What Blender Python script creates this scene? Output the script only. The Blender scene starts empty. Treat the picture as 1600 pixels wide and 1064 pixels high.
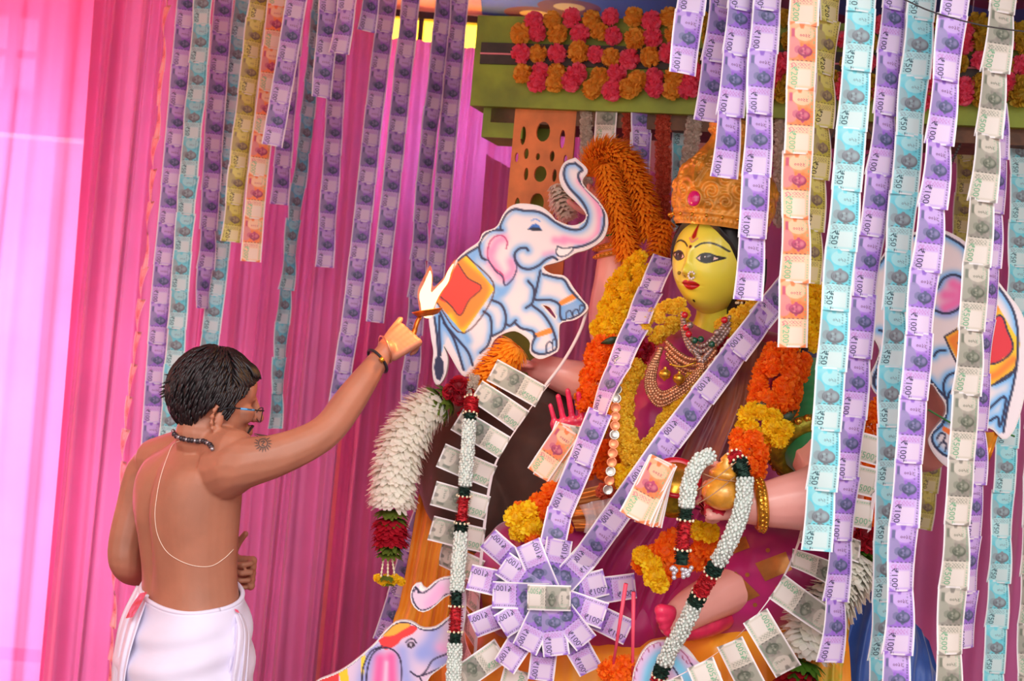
import bpy, bmesh, math, random
import numpy as np
from mathutils import Vector, Matrix, Quaternion, noise
from mathutils.bvhtree import BVHTree
random.seed(7)
R = math.radians
F = 1600 * 50.0 / 36.0          # focal length in pixels of the 1600 px wide frame
ROLL = R(5.0)
CAMZ = 1.72
scene = bpy.context.scene
COL = scene.collection

# ------------------------------------------------------------------ camera
cam_d = bpy.data.cameras.new('camera'); cam_d.lens = 50; cam_d.sensor_width = 36
cam = bpy.data.objects.new('camera', cam_d); COL.objects.link(cam)
cr, sr = math.cos(ROLL), math.sin(ROLL)
cam.matrix_world = Matrix(((cr, -sr, 0, 0), (0, 0, -1, 0), (sr, cr, 0, CAMZ), (0, 0, 0, 1)))
cam_d.dof.use_dof = True; cam_d.dof.focus_distance = 3.35; cam_d.dof.aperture_fstop = 5.6
scene.camera = cam

# ------------------------------------------------------------------ world, lights, exposure
wd = bpy.data.worlds.new('daylight'); scene.world = wd; wd.use_nodes = True
wd.node_tree.nodes['Background'].inputs[0].default_value = (1.0, 0.97, 0.95, 1)
wd.node_tree.nodes['Background'].inputs[1].default_value = 1.15
scene.view_settings.view_transform = 'Standard'; scene.view_settings.look = 'None'
scene.view_settings.gamma = 1.0; scene.view_settings.use_curve_mapping = False
scene.view_settings.exposure = 0.42
def area(name, loc, rot, sx, sy, power, col=(1, 1, 1)):
    l = bpy.data.lights.new(name, 'AREA'); l.shape = 'RECTANGLE'; l.size = sx; l.size_y = sy
    l.energy = power; l.color = col
    o = bpy.data.objects.new(name, l); COL.objects.link(o); o.location = loc; o.rotation_euler = rot
    return o
# daylight pouring in through the doorway and the windows of the back wall
area('doorway_daylight_offscreen', (-2.5, 6.75, 1.2), (R(-90), 0, 0), 1.4, 2.4, 135, (1, 0.94, 0.90))
area('window_daylight', (-0.4, 6.75, 2.6), (R(-90), 0, 0), 1.6, 1.0, 110, (1, 0.97, 0.95))
area('window_daylight', (1.95, 6.75, 2.3), (R(-90), 0, 0), 1.2, 0.7, 50, (1, 0.97, 0.95))
# open sky in front of the tent, high and far behind the photographer
area('open_sky_front_offscreen', (1.3, -6.9, 7.5), (R(61), 0, R(4)), 8.0, 4.0, 600, (1, 0.97, 0.96))

# ------------------------------------------------------------------ helpers
def W(px, py, Y):
    xc = (px - 800) / F * Y; yc = (532 - py) / F * Y
    return Vector((xc * cr - yc * sr, Y, CAMZ + xc * sr + yc * cr))
def s2l(c):
    c = np.asarray(c, float) / 255.0
    return np.where(c <= 0.04045, c / 12.92, ((c + 0.055) / 1.055) ** 2.4)
def L4(c): 
    l = s2l(c); return (float(l[0]), float(l[1]), float(l[2]), 1.0)

MATS = {}
def mat(name, col=(200, 200, 200), rough=0.55, metal=0.0, var=0.0, scale=30, bump=0.0, bscale=120, coat=0.0,
        trans=0.0, sheen=0.0, emit=0.0, col2=None, alpha=1.0, spec=0.5, vc=False, transp=0.0, sss=0.0):
    if name in MATS: return MATS[name]
    m = bpy.data.materials.new(name); MATS[name] = m; m.use_nodes = True
    nt = m.node_tree; N = nt.nodes; K = nt.links
    b = N['Principled BSDF']; out = N['Material Output']
    b.inputs['Roughness'].default_value = rough; b.inputs['Metallic'].default_value = metal
    b.inputs['Coat Weight'].default_value = coat; b.inputs['Coat Roughness'].default_value = 0.15
    b.inputs['Specular IOR Level'].default_value = spec
    if sheen: b.inputs['Sheen Weight'].default_value = sheen
    if sss:
        b.inputs['Subsurface Weight'].default_value = sss; b.inputs['Subsurface Radius'].default_value = (0.02, 0.008, 0.005)
        b.inputs['Subsurface Scale'].default_value = 0.5
    csock = None
    if vc:
        a = N.new('ShaderNodeVertexColor'); a.layer_name = 'Col'; csock = a.outputs[0]
    if var > 0 or col2 is not None:
        tc = N.new('ShaderNodeTexCoord'); nz = N.new('ShaderNodeTexNoise'); nz.inputs['Scale'].default_value = scale
        nz.inputs['Detail'].default_value = 4
        K.new(tc.outputs['Object'], nz.inputs['Vector'])
        mx = N.new('ShaderNodeMix'); mx.data_type = 'RGBA'
        rp = N.new('ShaderNodeMapRange'); rp.inputs[1].default_value = 0.35; rp.inputs[2].default_value = 0.65
        K.new(nz.outputs[0], rp.inputs[0]); K.new(rp.outputs[0], mx.inputs[0])
        c2 = col2 if col2 is not None else tuple(max(0, x * (1 - var)) for x in col)
        mx.inputs[6].default_value = L4(col); mx.inputs[7].default_value = L4(c2)
        if vc:
            mu = N.new('ShaderNodeMix'); mu.data_type = 'RGBA'; mu.blend_type = 'MULTIPLY'; mu.inputs[0].default_value = 1
            K.new(csock, mu.inputs[6]); K.new(mx.outputs[2], mu.inputs[7]); csock = mu.outputs[2]
        else: csock = mx.outputs[2]
    if csock is not None: K.new(csock, b.inputs['Base Color'])
    else: b.inputs['Base Color'].default_value = L4(col)
    if bump > 0:
        tc2 = N.new('ShaderNodeTexCoord'); n2 = N.new('ShaderNodeTexNoise'); n2.inputs['Scale'].default_value = bscale
        K.new(tc2.outputs['Object'], n2.inputs['Vector'])
        bp = N.new('ShaderNodeBump'); bp.inputs['Strength'].default_value = bump; bp.inputs['Distance'].default_value = 0.004
        K.new(n2.outputs[0], bp.inputs['Height']); K.new(bp.outputs[0], b.inputs['Normal'])
    if emit > 0:
        b.inputs['Emission Color'].default_value = L4(col); b.inputs['Emission Strength'].default_value = emit
    last = b.outputs[0]
    if trans > 0:
        t = N.new('ShaderNodeBsdfTranslucent'); ms = N.new('ShaderNodeMixShader'); ms.inputs[0].default_value = trans
        if csock is not None: K.new(csock, t.inputs[0])
        else: t.inputs[0].default_value = L4(col)
        K.new(last, ms.inputs[1]); K.new(t.outputs[0], ms.inputs[2]); last = ms.outputs[0]
    if transp > 0:
        t = N.new('ShaderNodeBsdfTransparent'); ms = N.new('ShaderNodeMixShader'); ms.inputs[0].default_value = transp
        t.inputs[0].default_value = L4(tuple(min(255, c * 0.5 + 127) for c in col))
        K.new(last, ms.inputs[1]); K.new(t.outputs[0], ms.inputs[2]); last = ms.outputs[0]
    K.new(last, out.inputs[0])
    return m

class G:
    """collects geometry: vertices, faces, material slot per face, colour per vertex"""
    def __init__(s): s.v = []; s.f = []; s.m = []; s.c = []
    def add(s, v, f, m=0, c=None):
        o = len(s.v); s.v += [tuple(x) for x in v]
        s.f += [tuple(i + o for i in q) for q in f]; s.m += [m] * len(f)
        if c is None: s.c += [(255, 255, 255)] * len(v)
        elif len(c) == len(v) and not np.isscalar(c[0]): s.c += [tuple(x) for x in c]
        else: s.c += [tuple(c)] * len(v)
        return s
    def mesh(s, name, mats, smooth=True, colors=False):
        me = bpy.data.meshes.new(name); me.from_pydata(s.v, [], s.f)
        for m in (mats if isinstance(mats, (list, tuple)) else [mats]): me.materials.append(m)
        if len(set(s.m)) > 1: me.polygons.foreach_set('material_index', s.m)
        if smooth: me.polygons.foreach_set('use_smooth', [True] * len(s.f))
        if colors:
            at = me.color_attributes.new('Col', 'FLOAT_COLOR', 'POINT')
            cc = np.ones((len(s.v), 4)); cc[:, :3] = s2l(np.array(s.c, float)); at.data.foreach_set('color', cc.ravel())
        me.update(); return me
    def obj(s, name, mats, parent=None, smooth=True, colors=False):
        return link(name, s.mesh(name, mats, smooth, colors), parent)
def link(name, me, parent=None, mw=None):
    o = bpy.data.objects.new(name, me); COL.objects.link(o)
    if parent is not None: o.parent = parent
    if mw is not None: o.matrix_basis = mw
    return o
def tag(o, label, cat, group=None, kind=None):
    if label: o['label'] = label
    if cat: o['category'] = cat
    if group: o['group'] = group
    if kind: o['kind'] = kind
    return o
def thing(name, label, cat, group=None):
    o = bpy.data.objects.new(name, None); COL.objects.link(o); o.empty_display_size = 0.05
    return tag(o, label, cat, group)
def struct(o): o['kind'] = 'structure'; return o

def box(c, s, rz=0):
    x, y, z = s[0] / 2, s[1] / 2, s[2] / 2; v = []
    for dx, dy, dz in ((-x, -y, -z), (x, -y, -z), (x, y, -z), (-x, y, -z), (-x, -y, z), (x, -y, z), (x, y, z), (-x, y, z)):
        v.append((c[0] + dx * math.cos(rz) - dy * math.sin(rz), c[1] + dx * math.sin(rz) + dy * math.cos(rz), c[2] + dz))
    return v, [(0, 3, 2, 1), (4, 5, 6, 7), (0, 1, 5, 4), (1, 2, 6, 5), (2, 3, 7, 6), (3, 0, 4, 7)]
def cr_path(P, n):
    """Catmull-Rom through rows of P, n samples (roughly even in arc length)"""
    P = np.array(P, float); k = len(P)
    if k == 2:
        t = np.linspace(0, 1, n)[:, None]; return P[0] * (1 - t) + P[1] * t
    Q = np.vstack([2 * P[0] - P[1], P, 2 * P[-1] - P[-2]]); out = []
    m = 16
    for i in range(k - 1):
        a, b, c, d = Q[i:i + 4]
        t = (np.arange(m) / m)[:, None]
        out.append(0.5 * (2 * b + (c - a) * t + (2 * a - 5 * b + 4 * c - d) * t ** 2 + (3 * b - a - 3 * c + d) * t ** 3))
    out.append(P[-1:]); D = np.vstack(out)
    s = np.r_[0, np.cumsum(np.linalg.norm(np.diff(D[:, :3], axis=0), axis=1))]
    u = np.linspace(0, s[-1], n)
    return np.stack([np.interp(u, s, D[:, j]) for j in range(D.shape[1])], 1)
def plen(P): P = np.array(P)[:, :3]; return float(np.linalg.norm(np.diff(P, axis=0), axis=1).sum())
def tube(P, rad, seg=10, cap=True, flat=None):
    """tube through points; rad scalar or list; flat=(axis vector, factor) squashes along an axis"""
    P = np.array(P, float)[:, :3]; n = len(P)
    rad = np.full(n, rad) if np.isscalar(rad) else np.array(rad, float)
    T = np.gradient(P, axis=0); T /= np.linalg.norm(T, axis=1)[:, None] + 1e-12
    u = np.cross(T[0], [0, 0, 1.0]);
    if np.linalg.norm(u) < 1e-3: u = np.array([1.0, 0, 0])
    u /= np.linalg.norm(u); V = []; 
    for i in range(n):
        u = u - T[i] * np.dot(u, T[i]); u /= np.linalg.norm(u) + 1e-12; w = np.cross(T[i], u)
        for k in range(seg):
            a = 2 * math.pi * k / seg
            V.append(P[i] + rad[i] * (math.cos(a) * u + math.sin(a) * w))
    f = [(i * seg + k, i * seg + (k + 1) % seg, (i + 1) * seg + (k + 1) % seg, (i + 1) * seg + k) for i in range(n - 1) for k in range(seg)]
    if cap: f += [tuple(range(seg))[::-1], tuple((n - 1) * seg + k for k in range(seg))]
    return V, f
def lathe(prof, seg=24, M=None, axis_cap=True):
    V = []; 
    for r, z in prof:
        for k in range(seg):
            a = 2 * math.pi * k / seg; V.append(Vector((r * math.cos(a), r * math.sin(a), z)))
    n = len(prof)
    f = [(i * seg + k, i * seg + (k + 1) % seg, (i + 1) * seg + (k + 1) % seg, (i + 1) * seg + k) for i in range(n - 1) for k in range(seg)]
    if axis_cap: f += [tuple(range(seg))[::-1], tuple((n - 1) * seg + k for k in range(seg))]
    if M is not None: V = [M @ v for v in V]
    return V, f
def ball(c, r, seg=10, rings=7, M=None):
    """ellipsoid; r scalar or 3 radii; M rotates"""
    r = (r, r, r) if np.isscalar(r) else r; V = []; f = []
    for i in range(1, rings):
        t = math.pi * i / rings
        for k in range(seg):
            a = 2 * math.pi * k / seg
            V.append(Vector((r[0] * math.sin(t) * math.cos(a), r[1] * math.sin(t) * math.sin(a), r[2] * math.cos(t))))
    V += [Vector((0, 0, r[2])), Vector((0, 0, -r[2]))]; n = len(V)
    for i in range(rings - 2):
        for k in range(seg):
            f.append((i * seg + k, (i + 1) * seg + k, (i + 1) * seg + (k + 1) % seg, i * seg + (k + 1) % seg))
    for k in range(seg):
        f.append((n - 2, k, (k + 1) % seg)); f.append((n - 1, (rings - 2) * seg + (k + 1) % seg, (rings - 2) * seg + k))
    c = Vector(c)
    return [c + ((M @ v) if M is not None else v) for v in V], f
def frame(x=None, y=None, z=None, o=(0, 0, 0)):
    """4x4 from a z axis (exact) and an approximate x axis"""
    z = Vector(z).normalized(); x = Vector(x); x = (x - z * x.dot(z)).normalized(); y = z.cross(x)
    return Matrix(((x.x, y.x, z.x, o[0]), (x.y, y.y, z.y, o[1]), (x.z, y.z, z.z, o[2]), (0, 0, 0, 1)))
def remesh(g, voxel, smooth=4, fac=0.5):
    """one continuous surface from overlapping closed shells"""
    me = g.mesh('tmp', []); o = bpy.data.objects.new('tmp', me); COL.objects.link(o)
    md = o.modifiers.new('r', 'REMESH'); md.mode = 'VOXEL'; md.voxel_size = voxel; md.adaptivity = 0
    if smooth:
        ms = o.modifiers.new('s', 'SMOOTH'); ms.iterations = smooth; ms.factor = fac
    dg = bpy.context.evaluated_depsgraph_get(); ev = o.evaluated_get(dg)
    new = bpy.data.meshes.new_from_object(ev); bpy.data.objects.remove(o); bpy.data.meshes.remove(me)
    new.materials.clear(); new.polygons.foreach_set('use_smooth', [True] * len(new.polygons))
    return new
def curve_mesh(loops, extrude, bevel=0.0):
    """filled 2-D shape with holes (list of xy loops), extruded along z both ways"""
    cu = bpy.data.curves.new('tmp', 'CURVE'); cu.dimensions = '2D'; cu.fill_mode = 'BOTH'; cu.extrude = extrude
    cu.bevel_depth = bevel; cu.bevel_resolution = 1
    for lp in loops:
        sp = cu.splines.new('POLY'); sp.points.add(len(lp) - 1); sp.use_cyclic_u = True
        for p, q in zip(sp.points, lp): p.co = (q[0], q[1], 0, 1)
    o = bpy.data.objects.new('tmp', cu); COL.objects.link(o)
    me = bpy.data.meshes.new_from_object(o.evaluated_get(bpy.context.evaluated_depsgraph_get()))
    bpy.data.objects.remove(o); bpy.data.curves.remove(cu); return me
def text_geo(s, size):
    cu = bpy.data.curves.new('tmp', 'FONT'); cu.body = s; cu.size = size; cu.align_x = 'CENTER'; cu.align_y = 'CENTER'
    cu.resolution_u = 2
    o = bpy.data.objects.new('tmp', cu); COL.objects.link(o)
    me = bpy.data.meshes.new_from_object(o.evaluated_get(bpy.context.evaluated_depsgraph_get()))
    v = [tuple(x.co) for x in me.vertices]; f = [tuple(p.vertices) for p in me.polygons]
    bpy.data.objects.remove(o); bpy.data.curves.remove(cu); bpy.data.meshes.remove(me); return v, f
# ---- flat paint evaluated on the vertices of a sheet
def sst(e0, e1, x): t = np.clip((x - e0) / (e1 - e0), 0, 1); return t * t * (3 - 2 * t)
def dist_line(P, L):
    d = np.full(len(P), 1e9)
    L = np.array(L, float)
    for a, b in zip(L[:-1], L[1:]):
        ab = b - a; t = np.clip(((P - a) @ ab) / (ab @ ab + 1e-12), 0, 1)
        d = np.minimum(d, np.linalg.norm(P - (a + t[:, None] * ab), axis=1))
    return d
def inside(P, L):
    L = np.array(L, float); x, y = P[:, 0], P[:, 1]; r = np.zeros(len(P), bool); j = len(L) - 1
    for i in range(len(L)):
        xi, yi = L[i]; xj, yj = L[j]
        if yi != yj: r ^= ((yi > y) != (yj > y)) & (x < (xj - xi) * (y - yi) / (yj - yi) + xi)
        j = i
    return r
def sdf(P, L):
    d = dist_line(P, list(L) + [L[0]]); return np.where(inside(P, L), -d, d)
def over(C, col, a): return C * (1 - a[:, None]) + np.array(col, float) * a[:, None]
def smooth_line(L, n=None): return cr_path(np.array(L, float), n or len(L) * 5)
# ================================================================== the setting
M_floor = mat('floor_carpet', (120, 70, 80), 0.9, var=0.2, scale=60)
M_wall = mat('plaster_peach', (250, 205, 175), 0.85, var=0.06, scale=5)
M_black = mat('black_frame', (32, 28, 28), 0.5)
fl = G().add(*box((0, 2.5, -0.03), (8, 9, 0.06))).obj('floor', M_floor); struct(fl)
# back wall: piers and bands round a doorway and two window openings
def wall_piece(x0, x1, z0, z1, parent=None):
    return G().add(*box(((x0 + x1) / 2, 6.2, (z0 + z1) / 2), (x1 - x0, 0.2, z1 - z0)))
wb = G()
for x0, x1, z0, z1 in ((-4, -3.1, 0, 3.1), (-3.1, -2.1, 2.42, 2.56), (-3.1, -2.1, 2.98, 3.1), (-2.1, -1.85, 2.42, 3.1), (-1.85, -1.0, 0, 3.1), (-1.0, 0.15, 0, 2.2), (-1.0, 0.15, 3.09, 3.1),
                       (0.15, 1.5, 0, 3.1), (1.5, 2.5, 0, 2.0), (1.5, 2.5, 2.7, 3.1), (2.5, 4, 0, 3.1)):
    wb.add(*box(((x0 + x1) / 2, 6.2, (z0 + z1) / 2), (x1 - x0, 0.2, z1 - z0)))
struct(wb.obj('wall_back', M_wall, smooth=False))
struct(G().add(*box((-3.9, 2.85, 1.55), (0.15, 6.7, 3.1))).obj('wall_left', M_wall, smooth=False))  # both side walls are unseen, run forward to shade the room's back
struct(G().add(*box((3.9, 2.85, 1.55), (0.15, 6.7, 3.1))).obj('wall_right', M_wall, smooth=False))
# windows: black bars and glazing
def window(n, x0, x1, z0, z1, nx, nz, y=6.16, pane=None, bar=0.035):
    o = struct(G().add(*box(((x0 + x1) / 2, y, z0 + bar / 2), (x1 - x0, 0.06, bar))).add(*box(((x0 + x1) / 2, y, z1 - bar / 2), (x1 - x0, 0.06, bar)))
        .add(*box((x0 + bar / 2, y, (z0 + z1) / 2), (bar, 0.06, z1 - z0))).add(*box((x1 - bar / 2, y, (z0 + z1) / 2), (bar, 0.06, z1 - z0))).obj('window_%d' % n, M_black, smooth=False))
    for i in range(1, nx):
        x = x0 + (x1 - x0) * i / nx; G().add(*box((x, y, (z0 + z1) / 2), (bar * 0.7, 0.04, z1 - z0))).obj('mullion', M_black, o, False)
    for i in range(1, nz):
        z = z0 + (z1 - z0) * i / nz; G().add(*box(((x0 + x1) / 2, y + 0.003, z), (x1 - x0, 0.03, bar * 0.6))).obj('transom', M_black, o, False)
    if pane:
        for i in range(nx):
            xa = x0 + (x1 - x0) * i / nx; xb = x0 + (x1 - x0) * (i + 1) / nx
            G().add(*box(((xa + xb) / 2, y + 0.02, (z0 + z1) / 2), (xb - xa, 0.006, z1 - z0))).obj('pane', pane, o, False)
    return o
M_glass = mat('frosted_glass', (225, 228, 250), 0.4, trans=0.75)
M_yglass = mat('yellow_glass', (255, 222, 110), 0.4, trans=0.8)
window(1, -3.1, -2.1, 2.56, 2.98, 6, 2, pane=M_glass, bar=0.05)
window(2, -1.0, 0.15, 2.2, 2.88, 5, 3, pane=M_glass)
window(3, 1.5, 2.5, 2.0, 2.7, 4, 2, pane=M_glass)
window(4, -1.0, 0.15, 2.88, 3.09, 7, 1, y=6.12, pane=M_yglass, bar=0.03)
# ceiling cloth: peach over the left, blue print over the shrine
def ceil_mat():
    m = mat('blue_print_cloth', (50, 95, 150), 0.8, var=0.2, scale=12); nt = m.node_tree; N = nt.nodes; K = nt.links
    tc = N.new('ShaderNodeTexCoord'); vo = N.new('ShaderNodeTexVoronoi'); vo.inputs['Scale'].default_value = 3.2
    K.new(tc.outputs['Object'], vo.inputs['Vector']); rp = N.new('ShaderNodeValToRGB'); K.new(vo.outputs['Distance'], rp.inputs[0])
    e = rp.color_ramp.elements; e[0].position = 0.0; e[0].color = L4((200, 180, 110)); e[1].position = 0.2; e[1].color = L4((200, 175, 100))
    for p, c in ((0.21, (95, 35, 60)), (0.40, (95, 35, 60)), (0.42, (45, 90, 150))):
        x = e.new(p); x.color = L4(c)
    rp.color_ramp.interpolation = 'CONSTANT'
    K.new(rp.outputs[0], N['Principled BSDF'].inputs['Base Color']); return m
struct(G().add(*box((-2.1, 4.2, 3.12), (3.7, 4.2, 0.03))).obj('ceiling', mat('peach_ceiling_cloth', (250, 190, 160), 0.9, var=0.08, scale=4, trans=0.3), smooth=False))
struct(G().add(*box((1.85, 4.2, 3.12), (4.2, 4.2, 0.03))).obj('ceiling', ceil_mat(), smooth=False))

# ---- curtains: hanging cloth with gathered folds
def curtain(name, label, x0, x1, z0, z1, y, folds, depth, mt, group=None, seed=0, nx=None, hem_scallop=0):
    rs = np.random.RandomState(seed); nx = nx or int(folds * 24); nz = 26
    ph = np.cumsum(rs.uniform(0.5, 1.5, nx + 1)); ph = ph / ph[-1] * folds * 2 * math.pi
    amp = np.interp(np.arange(nx + 1), np.linspace(0, nx, 12), rs.uniform(0.5, 1.2, 12))
    ph2 = rs.uniform(0, 6.28, 4); V = []
    for j in range(nz + 1):
        t = j / nz; z = z1 + (z0 - z1) * t
        for i in range(nx + 1):
            s = i / nx
            d = depth * amp[i] * (0.6 + 0.5 * t) * math.sin(ph[i] + 0.5 * math.sin(2.2 * t + ph2[0])) + depth * 0.35 * math.sin(ph[i] * 2.3 + ph2[1] + t * 1.5)
            d += 0.02 * math.sin(s * 9 + ph2[2] + t * 2)
            zz = z - (hem_scallop * abs(math.sin(s * math.pi * 3)) if hem_scallop else 0) * (1 - t)
            V.append((x0 + (x1 - x0) * s + 0.012 * math.sin(t * 3 + s * 20), y + d, zz))
    f = [(j * (nx + 1) + i, j * (nx + 1) + i + 1, (j + 1) * (nx + 1) + i + 1, (j + 1) * (nx + 1) + i) for j in range(nz) for i in range(nx)]
    o = G().add(V, f).obj(name, mt); return tag(o, label, 'curtain', group)
M_sheer = mat('sheer_pink_cloth', (255, 112, 178), 0.6, var=0.06, scale=3, trans=0.62, transp=0.12)
M_pink = mat('pink_satin', (234, 122, 186), 0.5, var=0.06, scale=3, trans=0.26, sheen=0.4)
curtain('sheer_curtain', 'glowing sheer pink curtain drawn across the bright doorway', -3.0, -1.60, 0.02, 3.09, 5.42, 5, 0.03, M_sheer, seed=3)
curtain('curtain', 'shaded pink curtain panel beside the glowing sheer one', -1.66, -1.18, 0.02, 3.09, 5.3, 4.5, 0.03, M_pink, seed=5)
curtain('curtain', 'pink satin curtain behind the man and the left note strips', -1.2, -0.62, 0.02, 3.09, 5.36, 6, 0.035, M_pink, seed=8)
curtain('curtain', 'rosy curtain below the bright window, behind the lilac note strips', -0.66, 0.22, 0.02, 2.89, 5.75, 8, 0.035, M_pink, seed=11)
curtain('curtain', 'pink pleated curtain with scalloped top behind the fretwork panel', -0.16, 0.75, 0.02, 2.42, 5.4, 8, 0.03, M_pink, seed=14, hem_scallop=0.06)
curtain('curtain', 'shaded pink curtain behind the right elephant cut-out', 0.7, 2.45, 0.02, 2.62, 5.5, 8, 0.03, M_pink, seed=17)
curtain('curtain', 'bright pink curtain hanging high beside the right window', 1.0, 2.7, 0.02, 3.09, 5.85, 14, 0.04, M_pink, seed=19)

# ================================================================== banknotes
NL, NW = 0.142, 0.066
KIND = {  # length, main, light, deep, portrait, figure colour, white border
    100: (0.142, (176, 134, 222), (208, 180, 236), (140, 95, 200), (92, 98, 138), (58, 55, 88)),
    50:  (0.135, (98, 205, 222), (178, 228, 230), (110, 215, 228), (132, 142, 150), (52, 84, 96)),
    200: (0.146, (252, 150, 92), (250, 208, 170), (250, 120, 60), (196, 72, 112), (120, 200, 150)),
    20:  (0.129, (208, 202, 92), (228, 224, 130), (190, 184, 70), (146, 130, 108), (66, 66, 44)),
    10:  (0.123, (252, 176, 166), (254, 206, 194), (248, 160, 150), (226, 140, 130), (200, 120, 110)),
    500: (0.150, (164, 160, 148), (216, 208, 194), (130, 126, 118), (112, 120, 104), (112, 178, 138)),
}
M_note = mat('printed_banknote', rough=0.5, vc=True, trans=0.12)
def note_paint(kind, P):
    """P: columns u (0..1 across) and v (0..1 down); flat print of the note, millimetre-like units"""
    Ln, main, light, deep, port, fig = KIND[kind]; asp = Ln / NW
    u, v = P[:, 0], P[:, 1]; Q = np.stack([u, v * asp], 1); y = Q[:, 1]
    def el(cx, cy, rx, ry): return np.sqrt(((u - cx) / rx) ** 2 + ((v - cy) * asp / ry) ** 2)
    def rect(u0, u1, v0, v1, s=0.012):
        return sst(-s, s, u - u0) * sst(-s, s, u1 - u) * sst(-s, s, (v - v0) * asp) * sst(-s, s, (v1 - v) * asp)
    C = np.tile(np.array(main, float), (len(P), 1))
    C = over(C, light, 0.55 * sst(0.25, 0.0, v))
    C = over(C, light, rect(0.0, 1, 0.585, 1.0))
    C = over(C, deep, 0.75 * sst(1.05, 0.8, el(0.5, 0.46, 0.62, 0.36)) * sst(0.58, 0.56, v))
    C = over(C, light, 0.8 * sst(1.0, 0.9, el(0.55, 0.17, 0.36, 0.26)))
    # lines fanning behind the portrait
    w = np.sin((u * 26 + np.sin(v * 18) * 1.2)) * 0.5 + 0.5
    C = over(C, light, 0.16 * w)
    if kind != 50: C = over(C, port, 0.85 * rect(0.11, 0.22, 0.10, 0.26))
    C = over(C, deep, 0.9 * sst(0, 0.03, 0.14 - np.abs(u - 0.46) - (0.02 + v) * 0.6) * rect(0.2, 0.75, 0.0, 0.10))
    # portrait: shoulders, head, features
    k = 1.2 if kind == 50 else 1.0; hx, hy = (0.54, 0.46) if kind == 50 else (0.58, 0.435)
    pt, lt = np.array(port, float), np.array(light, float); dark = tuple(0.55 * pt); lite = tuple(0.42 * pt + 0.58 * lt); mid = tuple(0.75 * pt + 0.25 * lt)
    C = over(C, tuple(0.5 * pt + 0.5 * lt), 0.9 * sst(1.05, 0.92, el(hx - 0.42 * k, hy - 0.05, 0.26 * k, 0.36 * k)) * sst(0.04, 0.09, u))
    C = over(C, mid, sst(1.1, 0.95, el(hx - 0.24 * k, hy - 0.02, 0.12 * k, 0.12 * k)))                       # neck
    for sg in (-1, 1): C = over(C, port, sst(1.1, 0.9, el(hx - 0.01, hy + sg * 0.083 * k, 0.06 * k, 0.05 * k)))   # ears
    C = over(C, port, sst(1.05, 0.95, el(hx, hy, 0.245 * k, 0.178 * k)))
    C = over(C, lite, 0.6 * sst(1.0, 0.3, el(hx + 0.10 * k, hy - 0.012, 0.11 * k, 0.12 * k)))              # forehead
    C = over(C, lite, 0.75 * sst(1.0, 0.4, el(hx - 0.07 * k, hy - 0.035 * k, 0.06 * k, 0.05 * k)))
    C = over(C, lite, 0.6 * sst(1.0, 0.4, el(hx - 0.07 * k, hy + 0.035 * k, 0.06 * k, 0.05 * k)))
    for sg in (-1, 1): C = over(C, dark, 0.55 * sst(1.0, 0.4, el(hx + 0.005, hy + sg * 0.034 * k, 0.024 * k, 0.044 * k)))
    C = over(C, lite, 0.6 * sst(1.0, 0.4, el(hx - 0.04 * k, hy, 0.06 * k, 0.026 * k)))
    C = over(C, dark, 0.6 * sst(1.0, 0.5, el(hx - 0.115 * k, hy, 0.024 * k, 0.075 * k)))
    C = over(C, dark, 0.5 * sst(1.0, 0.5, el(hx - 0.165 * k, hy, 0.014 * k, 0.05 * k)))
    C = over(C, dark, 0.45 * sst(0.75, 1.0, el(hx, hy - 0.02, 0.245 * k, 0.178 * k)) * sst(1.05, 0.95, el(hx, hy, 0.245 * k, 0.178 * k)))
    # security thread dashes
    C = over(C, dark, rect(0.08, 0.9, 0.566, 0.582, 0.008) * (np.sin(u * 42) > -0.1))
    # ornament band
    orn = (np.sin(u * 55) * np.sin(v * asp * 60) > 0.1) | (np.abs(el(0.22, 0.645, 0.08, 0.08) - 0.8) < 0.2)
    C = over(C, port if kind != 100 else (190, 110, 190), 0.5 * rect(0.12, 0.78, 0.605, 0.685) * orn)
    C = over(C, (245, 238, 235), 0.45 * rect(0.36, 0.80, 0.70, 0.94))
    # serial numbers / text column
    C = over(C, fig, 0.6 * rect(0.85, 0.90, 0.08, 0.95, 0.01) * (np.sin(v * asp * 75) + 0.5 * np.sin(v * asp * 31) > -0.2))
    C = over(C, fig, 0.4 * rect(0.10, 0.135, 0.72, 0.92, 0.008) * (np.sin(v * asp * 80) > -0.2))
    C = over(C, fig, 0.35 * rect(0.73, 0.77, 0.06, 0.30, 0.008) * (np.sin(v * asp * 66) > 0))
    # ends
    for sgn in (0, 1):
        e = v if sgn == 0 else 1 - v
        C = over(C, deep, 0.8 * sst(0.02, -0.02, e * asp - 0.16 + np.minimum(u, 1 - u) * 0.55) )
    C = over(C, fig, 0.75 * sst(1, 0.75, el(0.30, 0.965, 0.10, 0.05)) * (np.sin(u * 70) > -0.3))
    C = over(C, (246, 240, 242), 0.9 * rect(0.22, 0.80, 0.0, 0.026, 0.01))
    C = over(C, (246, 240, 242), 0.9 * rect(0.30, 0.74, 0.974, 1.0, 0.01))
    C = over(C, (250, 246, 248), np.maximum(sst(0.062, 0.045, u), sst(0.938, 0.955, u)))
    return C
TEXTS = {}
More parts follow.
